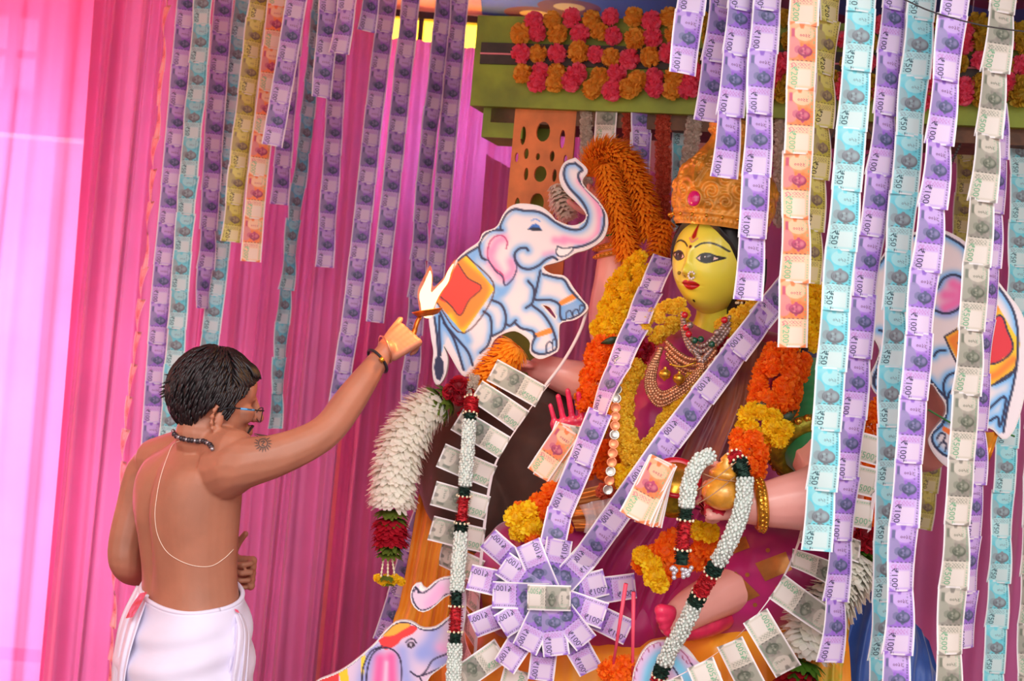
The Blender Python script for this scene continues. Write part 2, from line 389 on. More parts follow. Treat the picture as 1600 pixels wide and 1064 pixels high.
def note_mesh(kind, bend):
    """bend: 0..n, gentle curls; local x across, y up the strip, z towards the viewer"""
    Ln = KIND[kind][0]; nu, nv = 38, 80
    uu, vv = np.meshgrid(np.linspace(0, 1, nu + 1), np.linspace(0, 1, nv + 1)); P = np.stack([uu.ravel(), vv.ravel()], 1)
    C = note_paint(kind, P)
    ca, cl, ct = [(0.004, 0.003, 0.0), (-0.003, 0.005, 0.02), (0.005, -0.004, -0.02), (0.001, 0.008, 0.03)][bend]
    def Z(u, v): return ca * (1 - (2 * u - 1) ** 2) + cl * np.sin(v * math.pi) + ct * (u - 0.5) * (v - 0.5)
    def pos(u, v, off): return np.stack([(u - 0.5) * NW, (0.5 - v) * Ln, Z(u, v) + off], 1)
    g = G(); f = [(j * (nu + 1) + i, (j + 1) * (nu + 1) + i, (j + 1) * (nu + 1) + i + 1, j * (nu + 1) + i + 1) for j in range(nv) for i in range(nu)]
    g.add(pos(P[:, 0], P[:, 1], 0), f, 0, list(map(tuple, C)))
    asp = Ln / NW; fig = KIND[kind][5]
    deva = {100: '२१००', 50: '२५०', 200: '२२००', 20: '२०', 10: '१०', 500: '२५००'}[kind]
    for key, s, size, cx, cy, rot, col in (('r', '\u20b9%d' % kind, 0.30, 0.24 if kind != 20 else 0.30, 0.80, -90, fig), ('d', deva, 0.17, 0.56, 0.20, 180, KIND[kind][4] if kind != 100 else (120, 70, 110))):
        if (s, size) not in TEXTS: TEXTS[(s, size)] = text_geo(s, size)
        tv, tf = TEXTS[(s, size)]; a = R(rot); T = np.array(tv)
        if not len(T): continue
        x = T[:, 0] * math.cos(a) - T[:, 1] * math.sin(a); yy = T[:, 0] * math.sin(a) + T[:, 1] * math.cos(a)
        g.add(pos(cx + x, cy - yy / asp, 0.0006), tf, 0, col)
    return g.mesh('banknote_%d' % kind, M_note, True, True)
NOTES = {}
def get_note(kind, bend):
    if (kind, bend) not in NOTES: NOTES[(kind, bend)] = note_mesh(kind, bend)
    return NOTES[(kind, bend)]
M_string = mat('white_thread', (225, 215, 210), 0.8)
def strip(label, kind, path, yaw=0, group=None, hang=True, normal=None, up=False, jit=1.0, overlap=0.008, name='banknote_strip', seed=None):
    """a strip of stapled notes; path = [(px, py, Y), ...] from the top down; yaw turns the strip about its length (degrees, or list)"""
    rs = random.Random(seed if seed is not None else hash(label) % 9999 if False else len(label) * 31 + int(path[0][0]))
    pts = [W(*p) for p in path]
    Ln = KIND[kind][0]; pitch = Ln - overlap
    if hang:   # carry on up to just above the picture's edge, then a thread to the ceiling
        d = (pts[0] - pts[1]).normalized()
    D = cr_path([tuple(p) for p in pts], 200); total = plen(D); n = max(1, int(round(total / pitch)))
    s = np.r_[0, np.cumsum(np.linalg.norm(np.diff(D, axis=0), axis=1))]
    def at(q): return Vector([np.interp(q, s, D[:, j]) for j in range(3)])
    t = thing(name, label, 'banknote garland', group)
    for k in range(n):
        # measured from the bottom end so that the strip ends where it does in the picture
        c = total - (k + 0.5) * pitch
        if c < -0.4 * pitch: break
        c = max(c, pitch * 0.3)
        a, b = at(max(0, c - pitch * 0.45)), at(min(total, c + pitch * 0.45)); yv = (a - b).normalized()
        nrm = Vector(normal) if normal is not None else Vector((0, -1, 0))
        yw = yaw if np.isscalar(yaw) else float(np.interp(c / total, np.linspace(0, 1, len(yaw)), yaw))
        M = frame(x=yv.cross(nrm), z=nrm - yv * nrm.dot(yv))
        z = Vector((M[0][2], M[1][2], M[2][2])); x = yv.cross(z)
        A = Matrix(((x.x, yv.x, z.x, 0), (x.y, yv.y, z.y, 0), (x.z, yv.z, z.z, 0), (0, 0, 0, 1)))
        rot = Matrix.Rotation(R(yw + rs.uniform(-2.5, 2.5) * jit), 4, yv) @ Matrix.Rotation(R(rs.uniform(-0.35, 0.35) * jit), 4, z)
        pos = (a + b) / 2 + z * (0.0012 * (k % 2)) + x * rs.uniform(-0.0005, 0.0005) * jit
        # each note's top tucks behind the one above
        M4 = Matrix.Translation(pos) @ rot @ A @ Matrix.Rotation(R(-0.9), 4, 'X')
        o = link('banknote', get_note(kind, rs.randrange(4)), t, M4)
    if hang:
        top = pts[0]; G().add(*tube([top - Vector((0, 0, 0.03)), (top.x + 0.01, top.y, 3.11)], 0.0012, 5)).obj('hanging_thread', M_string, t)
    return t
# ================================================================== hanging strips of notes
GL = 'note strips hanging before the pink curtain'; GR = 'note strips hanging before the idol'; GB = 'note strips hanging in shade behind'
def vstrip(label, kind, x0, x1, y1, Y, yaw=0, group=None, y0=-70, mid=None, seed=None, dy=0):
    xt = x0 + (x0 - x1) * (-y0) / max(1, y1) * 1.0
    path = [(xt, y0, Y)] + ([(m[0], m[1], Y) for m in mid] if mid else []) + [(x1, y1, Y + dy)]
    return strip(label, kind, path, yaw, group, seed=seed)
# left, lit by the curtain
vstrip('long lilac 100 note strip, outermost beside the pale twisted one', 100, 292, 234, 722, 4.8, 18, GL, mid=[(279, 150), (266, 300), (250, 480)])
vstrip('long pale blue 50 note strip hanging right behind the man\'s hair', 50, 318, 262, 690, 4.75, -6, GL, mid=[(305, 160), (290, 340), (279, 480)])
vstrip('lilac 100 note strip that narrows between two pale blue strips', 100, 350, 316, 480, 4.85, [8, 15, 30, 62], GL, mid=[(337, 170), (327, 330)])
vstrip('pale blue 50 note strip partly behind the yellow one, ending behind the hair', 50, 382, 322, 575, 4.9, [30, 20, 0, 0, 0], GL, mid=[(362, 160), (349, 340), (336, 470)])
vstrip('yellow 20 note strip hanging between blue and orange strips', 20, 404, 360, 376, 4.65, [30, 25, 30], GL, mid=[(388, 130), (373, 260)])
vstrip('orange 200 note strip before the pink satin curtain', 200, 434, 392, 407, 4.6, 12, GL, mid=[(420, 130), (402, 280)])
vstrip('short lilac 100 note strip overlapping the orange one', 100, 463, 425, 226, 4.45, 12, GL, mid=[(447, 100)])
vstrip('short lilac 100 note strip hanging alone before the rosy curtain', 100, 513, 502, 151, 4.5, 22, GL, mid=[(509, 70)])
vstrip('lilac 100 note strip of two notes, ragged torn end', 100, 543, 530, 82, 4.45, -14, GL)
vstrip('very short lilac 100 note strip, only its last note showing', 100, 579, 573, 47, 4.5, 40, GL)
# left, further back and in shade
vstrip('shaded lilac strip ending below the orange 200 strip', 100, 462, 436, 318, 5.1, 25, GB, mid=[(452, 130)])
vstrip('thin shaded grey blue note strip reaching down to the raised arm', 50, 498, 430, 668, 5.2, [52, 48, 50, 55], GB, mid=[(478, 200), (457, 360), (440, 520)])
vstrip('shaded lilac strip ending level with the orange strip\'s end', 100, 534, 507, 416, 5.1, 18, GB, mid=[(526, 120), (517, 270)])
vstrip('shaded lilac strip crossing behind the raised forearm', 100, 606, 526, 640, 5.0, 10, GB, mid=[(585, 170), (568, 330), (548, 500)])
vstrip('shaded lilac strip just left of the flame', 100, 642, 586, 502, 5.0, 15, GB, mid=[(626, 150), (607, 330)])
vstrip('shaded lilac strip passing behind the flame and the holding hand', 100, 694, 638, 640, 5.05, 32, GB, mid=[(678, 150), (661, 300), (650, 460)])
vstrip('shaded lilac strip beside the end of the green beam', 100, 718, 676, 470, 5.1, 8, GB, mid=[(705, 150), (690, 330)])
strip('shaded lilac strip showing beside the orange silk drape', 100, [(672, 775, 4.19), (644, 850, 4.175), (622, 930, 4.165), (600, 1000, 4.155)], 15, GB, hang=False)
# edge-on twisted strip at the far left
strip('pale peach twisted note strip seen edge on before the curtain', 10, [(268, -60, 5.0), (252, 120, 5.0), (236, 320, 5.0), (216, 520, 5.0), (200, 640, 5.0), (188, 800, 5.0), (176, 980, 5.0), (170, 1080, 5.0)], -66, GL, jit=1.4)
# right, in front of the idol
vstrip('short lilac 100 note strip ending above the crown, beside pink pompoms', 100, 1080, 1066, 113, 3.15, 14, GR)
vstrip('lilac 100 note strip overlapped by its longer twin at the crown', 100, 1128, 1106, 187, 3.2, 18, GR)
vstrip('lilac 100 note strip ending right before the crown', 100, 1156, 1131, 275, 3.1, 22, GR, mid=[(1146, 120)])
vstrip('lilac 100 note strip hanging past the crown down to the ear', 100, 1198, 1168, 466, 3.08, 14, GR, mid=[(1190, 120), (1181, 280)])
vstrip('orange 200 note strip hanging beside the idol\'s cheek', 200, 1256, 1238, 540, 3.05, 8, GR, mid=[(1250, 150), (1243, 350)])
vstrip('yellow 20 note strip half hidden by the orange one', 20, 1298, 1262, 440, 3.3, 30, GR, mid=[(1287, 140), (1274, 300)])
vstrip('pale blue 50 note strip ending above the fanned 500 notes', 50, 1346, 1276, 858, 3.0, 4, GR, mid=[(1327, 240), (1306, 480), (1290, 680)])
vstrip('long lilac 100 note strip beside the pale blue one, ending at white flowers', 100, 1396, 1296, 1032, 3.12, [22, 20, 15, 22, 30], GR, mid=[(1376, 240), (1348, 480), (1324, 740)])
vstrip('long pale blue 50 note strip half behind a lilac strip', 50, 1442, 1374, 1120, 3.1, [4, 6, 20, 25, 10], GR, mid=[(1418, 240), (1398, 480), (1386, 760)])
vstrip('long lilac 100 note strip hanging before the right elephant', 100, 1494, 1396, 1120, 2.98, 12, GR, mid=[(1466, 230), (1440, 480), (1415, 780)])
vstrip('long grey 500 note strip hanging before the right elephant\'s back', 500, 1568, 1478, 1120, 3.12, 12, GR, mid=[(1542, 230), (1520, 480), (1497, 780)])
vstrip('shaded lilac strip hidden behind the grey 500 strip', 100, 1572, 1508, 1010, 3.5, 30, GB, y0=150, mid=[(1556, 300), (1530, 640)])
vstrip('dark blue 50 note strip against the shaded pink curtain', 50, 1606, 1548, 1120, 4.0, 5, GB, y0=190, mid=[(1592, 400), (1570, 740)])
vstrip('dull yellow 20 note strip behind the right elephant', 20, 1520, 1440, 825, 4.6, 10, GB, y0=200, mid=[(1506, 320), (1460, 700)])
vstrip('dull grey note strip at the right curtain\'s far edge', 500, 1640, 1602, 1130, 4.1, 10, GB, y0=300)
# ================================================================== flowers (shared meshes)
rs0 = np.random.RandomState(5)
def petal_strip(base, tip, side, wid, bulge, nrm, n=3):
    """leaf-shaped petal from base to tip; returns verts, faces"""
    base, tip, side, nrm = map(lambda a: np.array(a, float), (base, tip, side, nrm)); V = []
    for i in range(n + 1):
        t = i / n; w = wid * (math.sin(math.pi * min(1, 0.18 + 0.82 * t)) ** 0.7 if t < 1 else 0.25)
        c = base + (tip - base) * t + nrm * bulge * math.sin(math.pi * t * 0.8)
        V += [c - side * w / 2, c + side * w / 2]
    return V, [(2 * i, 2 * i + 1, 2 * i + 3, 2 * i + 2) for i in range(n)]
def marigold_mesh(name, c1, c2, np_=110, ruff=1.0, seed=1, squash=0.85):
    rs = np.random.RandomState(seed); g = G()
    V, f = ball((0, 0, 0), (0.72, 0.72, 0.72 * squash), 8, 6); g.add(V, f, 0, c2)
    for i in range(np_):
        z = 1 - 2 * (i + 0.5) / np_; a = i * 2.39996 + rs.uniform(-.2, .2); r = math.sqrt(1 - z * z)
        d = np.array([r * math.cos(a), r * math.sin(a), z * squash]); d /= np.linalg.norm(d)
        s = np.cross(d, rs.normal(size=3)); s /= np.linalg.norm(s); b = np.cross(d, s)
        k = rs.uniform(0.9, 1.08); w = rs.uniform(0.26, 0.42) * ruff
        p0 = d * 0.6; t1 = d * k + b * rs.uniform(-.1, .2)
        V = [p0 - s * w * .3, p0 + s * w * .3, (p0 + t1) / 2 + s * w * .55 + b * .06, t1 + s * w * .45, t1 + d * 0.05 - b * .04, t1 - s * w * .45, (p0 + t1) / 2 - s * w * .55 + b * .06]
        V = [v * np.array([1, 1, squash]) for v in V]
        m = rs.uniform(0, 1) ** 1.3; col = np.array(c1) * (1 - m) + np.array(c2) * m
        dk = np.array(c2)
        g.add(V, [(0, 1, 2, 6), (6, 2, 3, 5), (5, 3, 4)], 0, [tuple(dk), tuple(dk), tuple(col), tuple(col), tuple(col), tuple(col), tuple(col)])
    return g.mesh(name, M_petal, True, True)
M_petal = mat('flower_petals', rough=0.6, vc=True, trans=0.5)
FL = {
    'orange': [marigold_mesh('marigold_orange', (255, 150, 30), (255, 120, 16), 120, 1, k) for k in (1, 2)],
    'yellow': [marigold_mesh('marigold_yellow', (255, 235, 40), (255, 212, 24), 120, 1, k) for k in (3, 4)],
    'lemon': [marigold_mesh('flower_lemon', (255, 236, 84), (255, 214, 54), 120, 1, k) for k in (5, 6)],
    'rose': [marigold_mesh('rose_red', (205, 20, 48), (150, 5, 30), 46, 2.0, k) for k in (7, 8)],
    'pink': [marigold_mesh('pompom_pink', (255, 120, 150), (250, 92, 130), 90, 1.3, k, 0.9) for k in (9, 10, 11)],
    'amber': [marigold_mesh('pompom_amber', (250, 200, 84), (240, 172, 56), 90, 1.3, k, 0.9) for k in (12, 13, 14)],
    'straw': [marigold_mesh('pompom_straw', (222, 190, 60), (196, 160, 40), 90, 1.3, k, 0.9) for k in (15,)],
    'coral': [marigold_mesh('flower_coral', (235, 125, 95), (205, 85, 60), 70, 1.4, k) for k in (16,)],
    'white': [marigold_mesh('flower_white', (240, 228, 215), (215, 200, 185), 80, 1.4, k) for k in (17,)],
}
def put(parent, name, me, c, r, z=None, spin=None):
    z = Vector(z) if z is not None else Vector((0, -1, 0.2))
    M = frame(x=Vector((0.3, 0.9, 0.21)) if abs(z.normalized().dot(Vector((0.3, 0.9, 0.21)))) < 0.9 else Vector((1, 0, 0)), z=z)
    M = M @ Matrix.Rotation(random.uniform(0, 6.28) if spin is None else spin, 4, 'Z') @ Matrix.Diagonal((r, r, r, 1))
    M.translation = Vector(c)
    return link(name, me, parent, M)
def garland(label, segs, name='flower_garland', cat='garland', group=None, t=None):
    """segs: list of (kind, path [(px,py,Y),...], tube radius, flower radius)"""
    t = t or thing(name, label, cat, group)
    for kind, path, tr, fr in segs:
        D = cr_path([tuple(W(*p)) for p in path], 60); Lg = plen(D); step = fr * 1.15; n = max(1, int(Lg / step))
        Q = cr_path(D[::6] if len(D) > 12 else D, n + 1); k = max(3, int(2 * math.pi * tr / (fr * 1.75))) if tr > fr * 0.6 else 1
        for i, p in enumerate(Q):
            T = Vector(Q[min(i + 1, n)] - Q[max(i - 1, 0)]).normalized()
            u = T.cross(Vector((0, 1, 0))).normalized(); w = u.cross(T)
            for j in range(k):
                a = 2 * math.pi * (j + 0.5 * (i % 2)) / k + random.uniform(-.25, .25)
                d = u * math.cos(a) + w * math.sin(a)
                if k > 1 and d.y > 0.55: continue         # the hidden back of the roll
                c = Vector(p) + (d * tr if k > 1 else Vector((0, 0, 0))) + Vector((random.uniform(-1, 1), random.uniform(-1, 1), random.uniform(-1, 1))) * fr * 0.15
                put(t, 'rose' if kind == 'rose' else 'marigold' if kind in ('orange', 'yellow', 'lemon') else 'blossom', random.choice(FL[kind]), c, fr * random.uniform(0.92, 1.1), d if k > 1 else Vector((0, -1, 0.3)))
    return t
# blooms of long petals threaded on a cord
def bloom_mesh(name, c1, c2, n=20, wid=0.30, layers=2, tilt=0.45, seed=1):
    rs = np.random.RandomState(seed); g = G()
    for l in range(layers):
        for k in range(n):
            a = 2 * math.pi * (k + 0.5 * l) / n + rs.uniform(-.1, .1); d = np.array([math.cos(a), math.sin(a), 0]); s = np.array([-d[1], d[0], 0])
            rr = rs.uniform(0.88, 1.08); zt = tilt * rs.uniform(0.7, 1.3) * (1 if l == 0 else 0.7)
            V, f = petal_strip(d * 0.25 + np.array([0, 0, -0.05 * l]), d * rr + np.array([0, 0, zt]), s, wid * rs.uniform(.85, 1.15), -0.12, np.array([0, 0, 1.0]))
            m = rs.uniform(0, 1); tip = np.array(c1) * (1 - 0.25 * m) + np.array(c2) * 0.25 * m
            g.add(V, f, 0, [tuple(c2)] * 2 + [tuple(tip)] * (len(V) - 2))
    return g.mesh(name, M_petal, True, True)
BL = {
    'white': bloom_mesh('bloom_white', (255, 252, 244), (255, 248, 228), 20, 0.44, tilt=0.5, seed=1),
    'fresh': bloom_mesh('bloom_fresh', (255, 255, 252), (250, 252, 222), 18, 0.5, tilt=0.5, seed=2),
    'orange': bloom_mesh('bloom_orange', (255, 188, 52), (255, 160, 30), 26, 0.22, seed=3),
    'leaf': bloom_mesh('leaf_ring', (120, 140, 50), (80, 100, 30), 14, 0.42, seed=4),
    'leafd': bloom_mesh('leaf_ring_dark', (92, 150, 40), (60, 110, 25), 14, 0.42, seed=6),
    'red': bloom_mesh('bloom_red', (200, 24, 50), (150, 10, 35), 12, 0.55, seed=5),
}
BNAME = {'white': 'chrysanthemum', 'fresh': 'chrysanthemum', 'orange': 'marigold', 'leaf': 'leaf_ring', 'leafd': 'leaf_ring', 'red': 'rose'}
def bloom_roll(t, segs, flip=1):
    """segs: (kind, path, [radii along], spacing)"""
    for kind, path, rad, sp in segs:
        D = cr_path([tuple(W(*p)) for p in path], 80); n = max(2, int(plen(D) / sp)); Q = cr_path(D[::8], n)
        for i in range(n):
            T = Vector(Q[min(i + 1, n - 1)] - Q[max(i - 1, 0)]).normalized() * flip
            r = float(np.interp(i / (n - 1), np.linspace(0, 1, len(rad)), rad)) * random.uniform(0.95, 1.05)
            put(t, BNAME[kind], BL[kind], Q[i], r, T)
    return t
# jasmine strands: white buds, red and dark green ruffs
M_bud = mat('jasmine_buds', (238, 246, 238), 0.5, var=0.08, scale=200, trans=0.15)
M_red = mat('red_ruffle', (214, 28, 44), 0.7, var=0.25, scale=150)
M_green = mat('dark_green_ruffle', (22, 62, 48), 0.8, var=0.4, scale=150)
M_cream = mat('cream_beads', (240, 225, 190), 0.4)
def sub_path(D, a, b, n):
    s = np.r_[0, np.cumsum(np.linalg.norm(np.diff(D, axis=0), axis=1))]; u = np.linspace(a * s[-1], b * s[-1], n)
    return np.stack([np.interp(u, s, D[:, j]) for j in range(3)], 1)
def jasmine(t, path, segs, r, seed=1):
    """segs: (kind, start, end) as fractions of the path's length"""
    rs = np.random.RandomState(seed); D = cr_path([tuple(W(*p)) for p in path], 160)
    for kind, a, b in segs:
        Q = sub_path(D, a, b, 12); Lg = plen(Q); g = G()
        if kind == 'w':
            g.add(*tube(Q, r * 0.8, 8)); nn = int(Lg / 0.0065); P = cr_path(Q, nn + 2)
            for i in range(nn + 1):
                T = Vector(P[i + 1] - P[i]).normalized(); u = T.orthogonal().normalized(); w = T.cross(u)
                for k in range(9):
                    an = 2 * math.pi * (k + 0.5 * (i % 2)) / 9 + rs.uniform(-.2, .2); d = u * math.cos(an) + w * math.sin(an)
                    g.add(*ball(Vector(P[i]) + d * r * rs.uniform(0.82, 1.0), rs.uniform(0.0038, 0.0052), 5, 4))
            g.obj('jasmine_roll', M_bud, t)
        else:
            mt = M_red if kind == 'r' else M_green; g.add(*tube(Q, r * 0.75, 10)); nn = int(Lg / 0.004); P = cr_path(Q, nn + 2)
            for i in range(nn + 1):
                T = Vector(P[i + 1] - P[i]).normalized(); u = T.orthogonal().normalized(); w = T.cross(u)
                for k in range(14):
                    an = rs.uniform(0, 6.28); d = u * math.cos(an) + w * math.sin(an); s = T.cross(d)
                    c = Vector(P[i]); wd = 0.004; e = r * rs.uniform(0.95, 1.15); tl = T * rs.uniform(-.004, .004)
                    g.add([c + d * r * .6 - s * wd, c + d * r * .6 + s * wd, c + d * e + s * wd + tl, c + d * e - s * wd + tl], [(0, 1, 2, 3)])
            o = g.obj('red_ruff' if kind == 'r' else 'green_ruff', mt, t, smooth=False)
            if kind == 'r':
                h = G()
                for e in (0, -1):
                    T = Vector(Q[1] - Q[0]).normalized(); u = T.orthogonal().normalized(); w = T.cross(u)
                    for k in range(10):
                        an = 2 * math.pi * k / 10; h.add(*ball(Vector(Q[e]) + (u * math.cos(an) + w * math.sin(an)) * r * 1.05, 0.0035, 5, 4))
                h.obj('bead_ring', M_cream, o)
    return t

# ================================================================== the shrine's beam, pompoms, fretwork panel
YAW = R(16); SU = Vector((math.cos(YAW), -math.sin(YAW), 0)); SN = Vector((-math.sin(YAW), -math.cos(YAW), 0))
CAM0 = Vector((0, 0, CAMZ)); SP0 = W(742, 100, 4.35)
def SH(px, py, off=0.0):
    r = W(px, py, 1.0) - CAM0; return CAM0 + r * ((SN.dot(SP0 - CAM0) + off) / SN.dot(r))
def shrine_matrix(o): return Matrix(((SU.x, 0, SN.x, o.x), (SU.y, 0, SN.y, o.y), (SU.z, 1, SN.z, o.z), (0, 0, 0, 1)))
ztop, zbot = SH(742, 24).z, SH(742, 165).z; x0 = SH(740, 100)
bl = 2.3
bm = thing('beam', 'green painted shrine beam with a dark band, carrying pompom flowers', 'beam')
MB = shrine_matrix(Vector((x0.x, x0.y, (ztop + zbot) / 2))); hB = ztop - zbot
def part_box(name, parent, M, c, s, m):
    V, f = box(c, s); return G().add([M @ Vector(v) for v in V], f).obj(name, m, parent, smooth=False)
M_lime = mat('lime_green_paint', (140, 160, 40), 0.55, var=0.22, scale=7, bump=0.15, bscale=60)
part_box('beam_body', bm, MB, (bl / 2, 0, -0.13), (bl, hB, 0.26), M_lime)
part_box('dark_band', bm, MB, (bl / 2 + 0.012, 0.022, 0.003), (bl - 0.02, hB * 0.235, 0.012), mat('dark_band_paint', (62, 52, 46), 0.6, var=0.2))
part_box('cord', bm, MB, (bl / 2 + 0.012, 0.02, 0.011), (bl - 0.02, 0.005, 0.005), mat('pink_cord', (215, 130, 140), 0.6))
part_box('under_board', bm, MB, (bl / 2 + 0.03, -hB / 2 - 0.022, -0.14), (bl - 0.06, 0.044, 0.22), mat('brown_under_board', (112, 72, 44), 0.6, var=0.25))
part_box('bracket', bm, MB, (0.10, -hB / 2 - 0.045, -0.12), (0.13, 0.09, 0.18), M_lime)
part_box('post', bm, MB, (0.19, -(zbot + hB / 2) / 2, -0.15), (0.11, zbot + hB / 2, 0.08), M_lime)
part_box('post', bm, MB, (bl - 0.12, -(zbot + hB / 2) / 2, -0.15), (0.11, zbot + hB / 2, 0.08), M_lime)
# pompom flowers, rows on the beam front
pk = [(455, 130), (690, 110), (935, 105), (1190, 130), (480, 205), (745, 215), (950, 225), (1200, 235), (375, 335), (600, 335), (845, 340), (1055, 370), (1300, 330), (495, 445), (725, 455), (975, 460), (1210, 480), (1440, 490), (475, 515), (690, 510), (945, 565), (1215, 550), (1420, 550)]
am = [(570, 125), (815, 120), (1080, 105), (1300, 105), (375, 210), (605, 210), (865, 195), (1090, 240), (1330, 210), (485, 335), (735, 325), (940, 360), (1185, 355), (385, 460), (600, 455), (870, 480), (1100, 505), (1335, 480), (585, 520), (820, 555), (1050, 550), (1320, 560)]
pg = thing('pompom_flower_panel', 'rows of pink and yellow artificial pompom flowers on the green beam', 'artificial flowers')
def pom(z, kind):
    x, y = 720 + z[0] / 4, z[1] / 4
    put(pg, 'pompom_flower', random.choice(FL[kind]), SH(x, y, 0.024 + random.uniform(0, .006)), 0.0298 * random.uniform(0.88, 1.12), SN + Vector((random.uniform(-.3, .3), 0, random.uniform(-.3, .3))))
for z in pk: pom(z, 'pink')
for z in am: pom(z, 'amber')
for s in (1, 2, 3):       # the same rows go on behind the hanging strips
    for lst, kind in ((pk, 'pink'), (am, 'straw')):
        for z in lst:
            x = z[0] + 970 * s
            if 1450 < x < 3560 and z[0] >= 480 and (z[0] < 1450): pom((x + random.uniform(-12, 12), z[1] + 24 * s + random.uniform(-12, 12)), kind)
# orange fretwork panel
def panel_loops():
    def zz(p): return ((p[0] - 530) / 4 / 505.0, -(p[1] - 650) / 4 / 505.0)
    def el(cx, cy, rx, ry, n=14, a0=0): return [zz((cx + rx * math.cos(2 * math.pi * k / n), cy + ry * math.sin(2 * math.pi * k / n))) for k in range(n)]
    lp = [[zz(p) for p in ((345, 640), (735, 640), (735, 1900), (345, 1900))]]
    for dy in (0, 440, 880):
        for cx, cy, rx, ry in ((535, 820, 44, 62), (410, 850, 17, 58), (660, 860, 17, 58), (515, 975, 13, 22), (440, 960, 15, 34), (605, 968, 15, 34), (380, 985, 12, 30), (690, 985, 12, 30), (540, 1080, 40, 50), (450, 1085, 14, 40), (630, 1085, 14, 40)):
            if cy + dy < 1860: lp.append(el(cx, cy + dy, rx, ry))
    return lp
pm = curve_mesh(panel_loops(), 0.006); pm.materials.append(mat('orange_fretwork_board', (226, 128, 66), 0.6, var=0.15, scale=12))
fp = link('fretwork_panel', pm, None, shrine_matrix(SH(852, 163, -0.035)))
tag(fp, 'orange fretwork panel with oval cut-outs fixed to the beam\'s post', 'panel')

# ---- strands hanging under the beam behind the crown
def hstrand(label, kind, x, y0, y1, r, group='strands hanging under the beam', off=-0.03, x1=None):
    a, b = SH(x, y0, off), SH(x if x1 is None else x1, y1, off); t = thing('flower_strand', label, 'garland', group)
    n = int((a - b).length / (r * 1.25))
    G().add(*tube([a + Vector((0, 0, 0.05)), b], 0.0015, 5)).obj('thread', M_string, t)
    for i in range(n):
        p = a + (b - a) * ((i + .5) / n)
        for sx in (-0.5, 0.5): put(t, 'blossom', random.choice(FL[kind]), p + SU * (sx * r * 1.1) + Vector((0, 0, random.uniform(-.3, .3) * r)), r * random.uniform(.9, 1.1), SN)
    return t
hstrand('greyish white flower strand beside the fretwork panel', 'white', 916, 168, 330, 0.013)
hstrand('coral flower strand under the beam, left of the lilac notes', 'coral', 984, 172, 420, 0.015)
hstrand('coral flower strand under the beam, right of the lilac notes', 'coral', 1036, 176, 420, 0.016)
hstrand('white flower strand falling beside the crown\'s tip', 'white', 1088, 170, 330, 0.017, x1=1066)
hstrand('white flower strand showing between lilac and orange strips', 'fresh' if False else 'white', 1226, 130, 350, 0.022)
def nstrip(label, kind, x, y0, y1, off=-0.02, yaw=0):
    a, b = SH(x, y0, off), SH(x - 4, y1, off)
    def back(p, x, y): return (x, y, p.y)
    return strip(label, kind, [back(a, x, y0), back(b, x - 4, y1)], yaw, 'strands hanging under the beam', hang=False, normal=SN)
nstrip('single grey 500 note hanging under the beam', 500, 949, 160, 222)
nstrip('shaded lilac note strip under the beam behind the crown', 100, 1003, 165, 350, yaw=35)
nstrip('blue grey note strip under the beam beside the crown\'s tip', 50, 1068, 168, 360, off=-0.085, yaw=20)
# ================================================================== painted elephant cut-outs
M_board = mat('white_foam_board', (238, 228, 226), 0.6, var=0.04, scale=40)
M_paint = mat('elephant_paint', rough=0.5, vc=True)
NAVY = (38, 40, 78); BLUE = (120, 178, 236); PINK = (246, 150, 196); WHT = (240, 226, 228); ORG = (255, 140, 40); REDB = (248, 62, 48)
def elephant(label, cell, ox, oy, zs, Y, outline, holes, paint, thick=0.012, step=5.0, tilt=0.0, name='elephant_cutout'):
    """outline etc. in enlarged drawing units; drawing origin pixel (ox, oy), zs drawing units per pixel"""
    o = thing(name, label, 'elephant cut-out', 'painted elephant cut-outs')
    c = W(ox, oy, Y); k = Y / F / zs
    # board plane: camera-roll frame, so that the drawing keeps its tilt; turned a little about the vertical
    right = Vector((cr, 0, sr)); up = Vector((-sr, 0, cr)); nrm = Vector((0, -1, 0))
    q = Matrix.Rotation(tilt, 3, 'Z'); right, nrm = q @ right, q @ nrm
    M = Matrix(((right.x, up.x, nrm.x, c.x), (right.y, up.y, nrm.y, c.y), (right.z, up.z, nrm.z, c.z), (0, 0, 0, 1)))
    ol = smooth_line(list(outline) + [outline[0]], len(outline) * 4)[:-1]
    loops = [[(p[0] * k, -p[1] * k) for p in ol]] + [[(p[0] * k, -p[1] * k) for p in smooth_line(list(h) + [h[0]], len(h) * 3)[:-1]] for h in holes]
    me = curve_mesh(loops, thick); me.materials.append(M_board); me.transform(M)
    link('board', me, o)
    ol = np.array(ol); x0, y0 = ol.min(0); x1, y1 = ol.max(0); nx = int((x1 - x0) / step); ny = int((y1 - y0) / step)
    X, Yg = np.meshgrid(np.linspace(x0, x1, nx + 1), np.linspace(y0, y1, ny + 1)); P = np.stack([X.ravel(), Yg.ravel()], 1)
    ok = sdf(P, ol) < -3
    for h in holes: ok &= sdf(P, h) > 3
    C = paint(P)
    used = -np.ones(len(P), int); idx = np.where(ok)[0]; used[idx] = np.arange(len(idx))
    f = []
    for j in range(ny):
        for i in range(nx):
            a = j * (nx + 1) + i; q4 = (a, a + nx + 1, a + nx + 2, a + 1)
            if all(used[z] >= 0 for z in q4): f.append(tuple(int(used[z]) for z in q4))
    V = [M @ Vector((p[0] * k, -p[1] * k, thick + 0.0008)) for p in P[idx]]
    G().add(V, f, 0, [tuple(x) for x in C[idx]]).obj('painting', M_paint, o, True, True)
    return o
def strokes(P, C, lines, w, col, soft=1.6):
    for l in lines:
        d = dist_line(P, smooth_line(l)); C = over(C, col, sst(w + soft, w - soft, d))
    return C
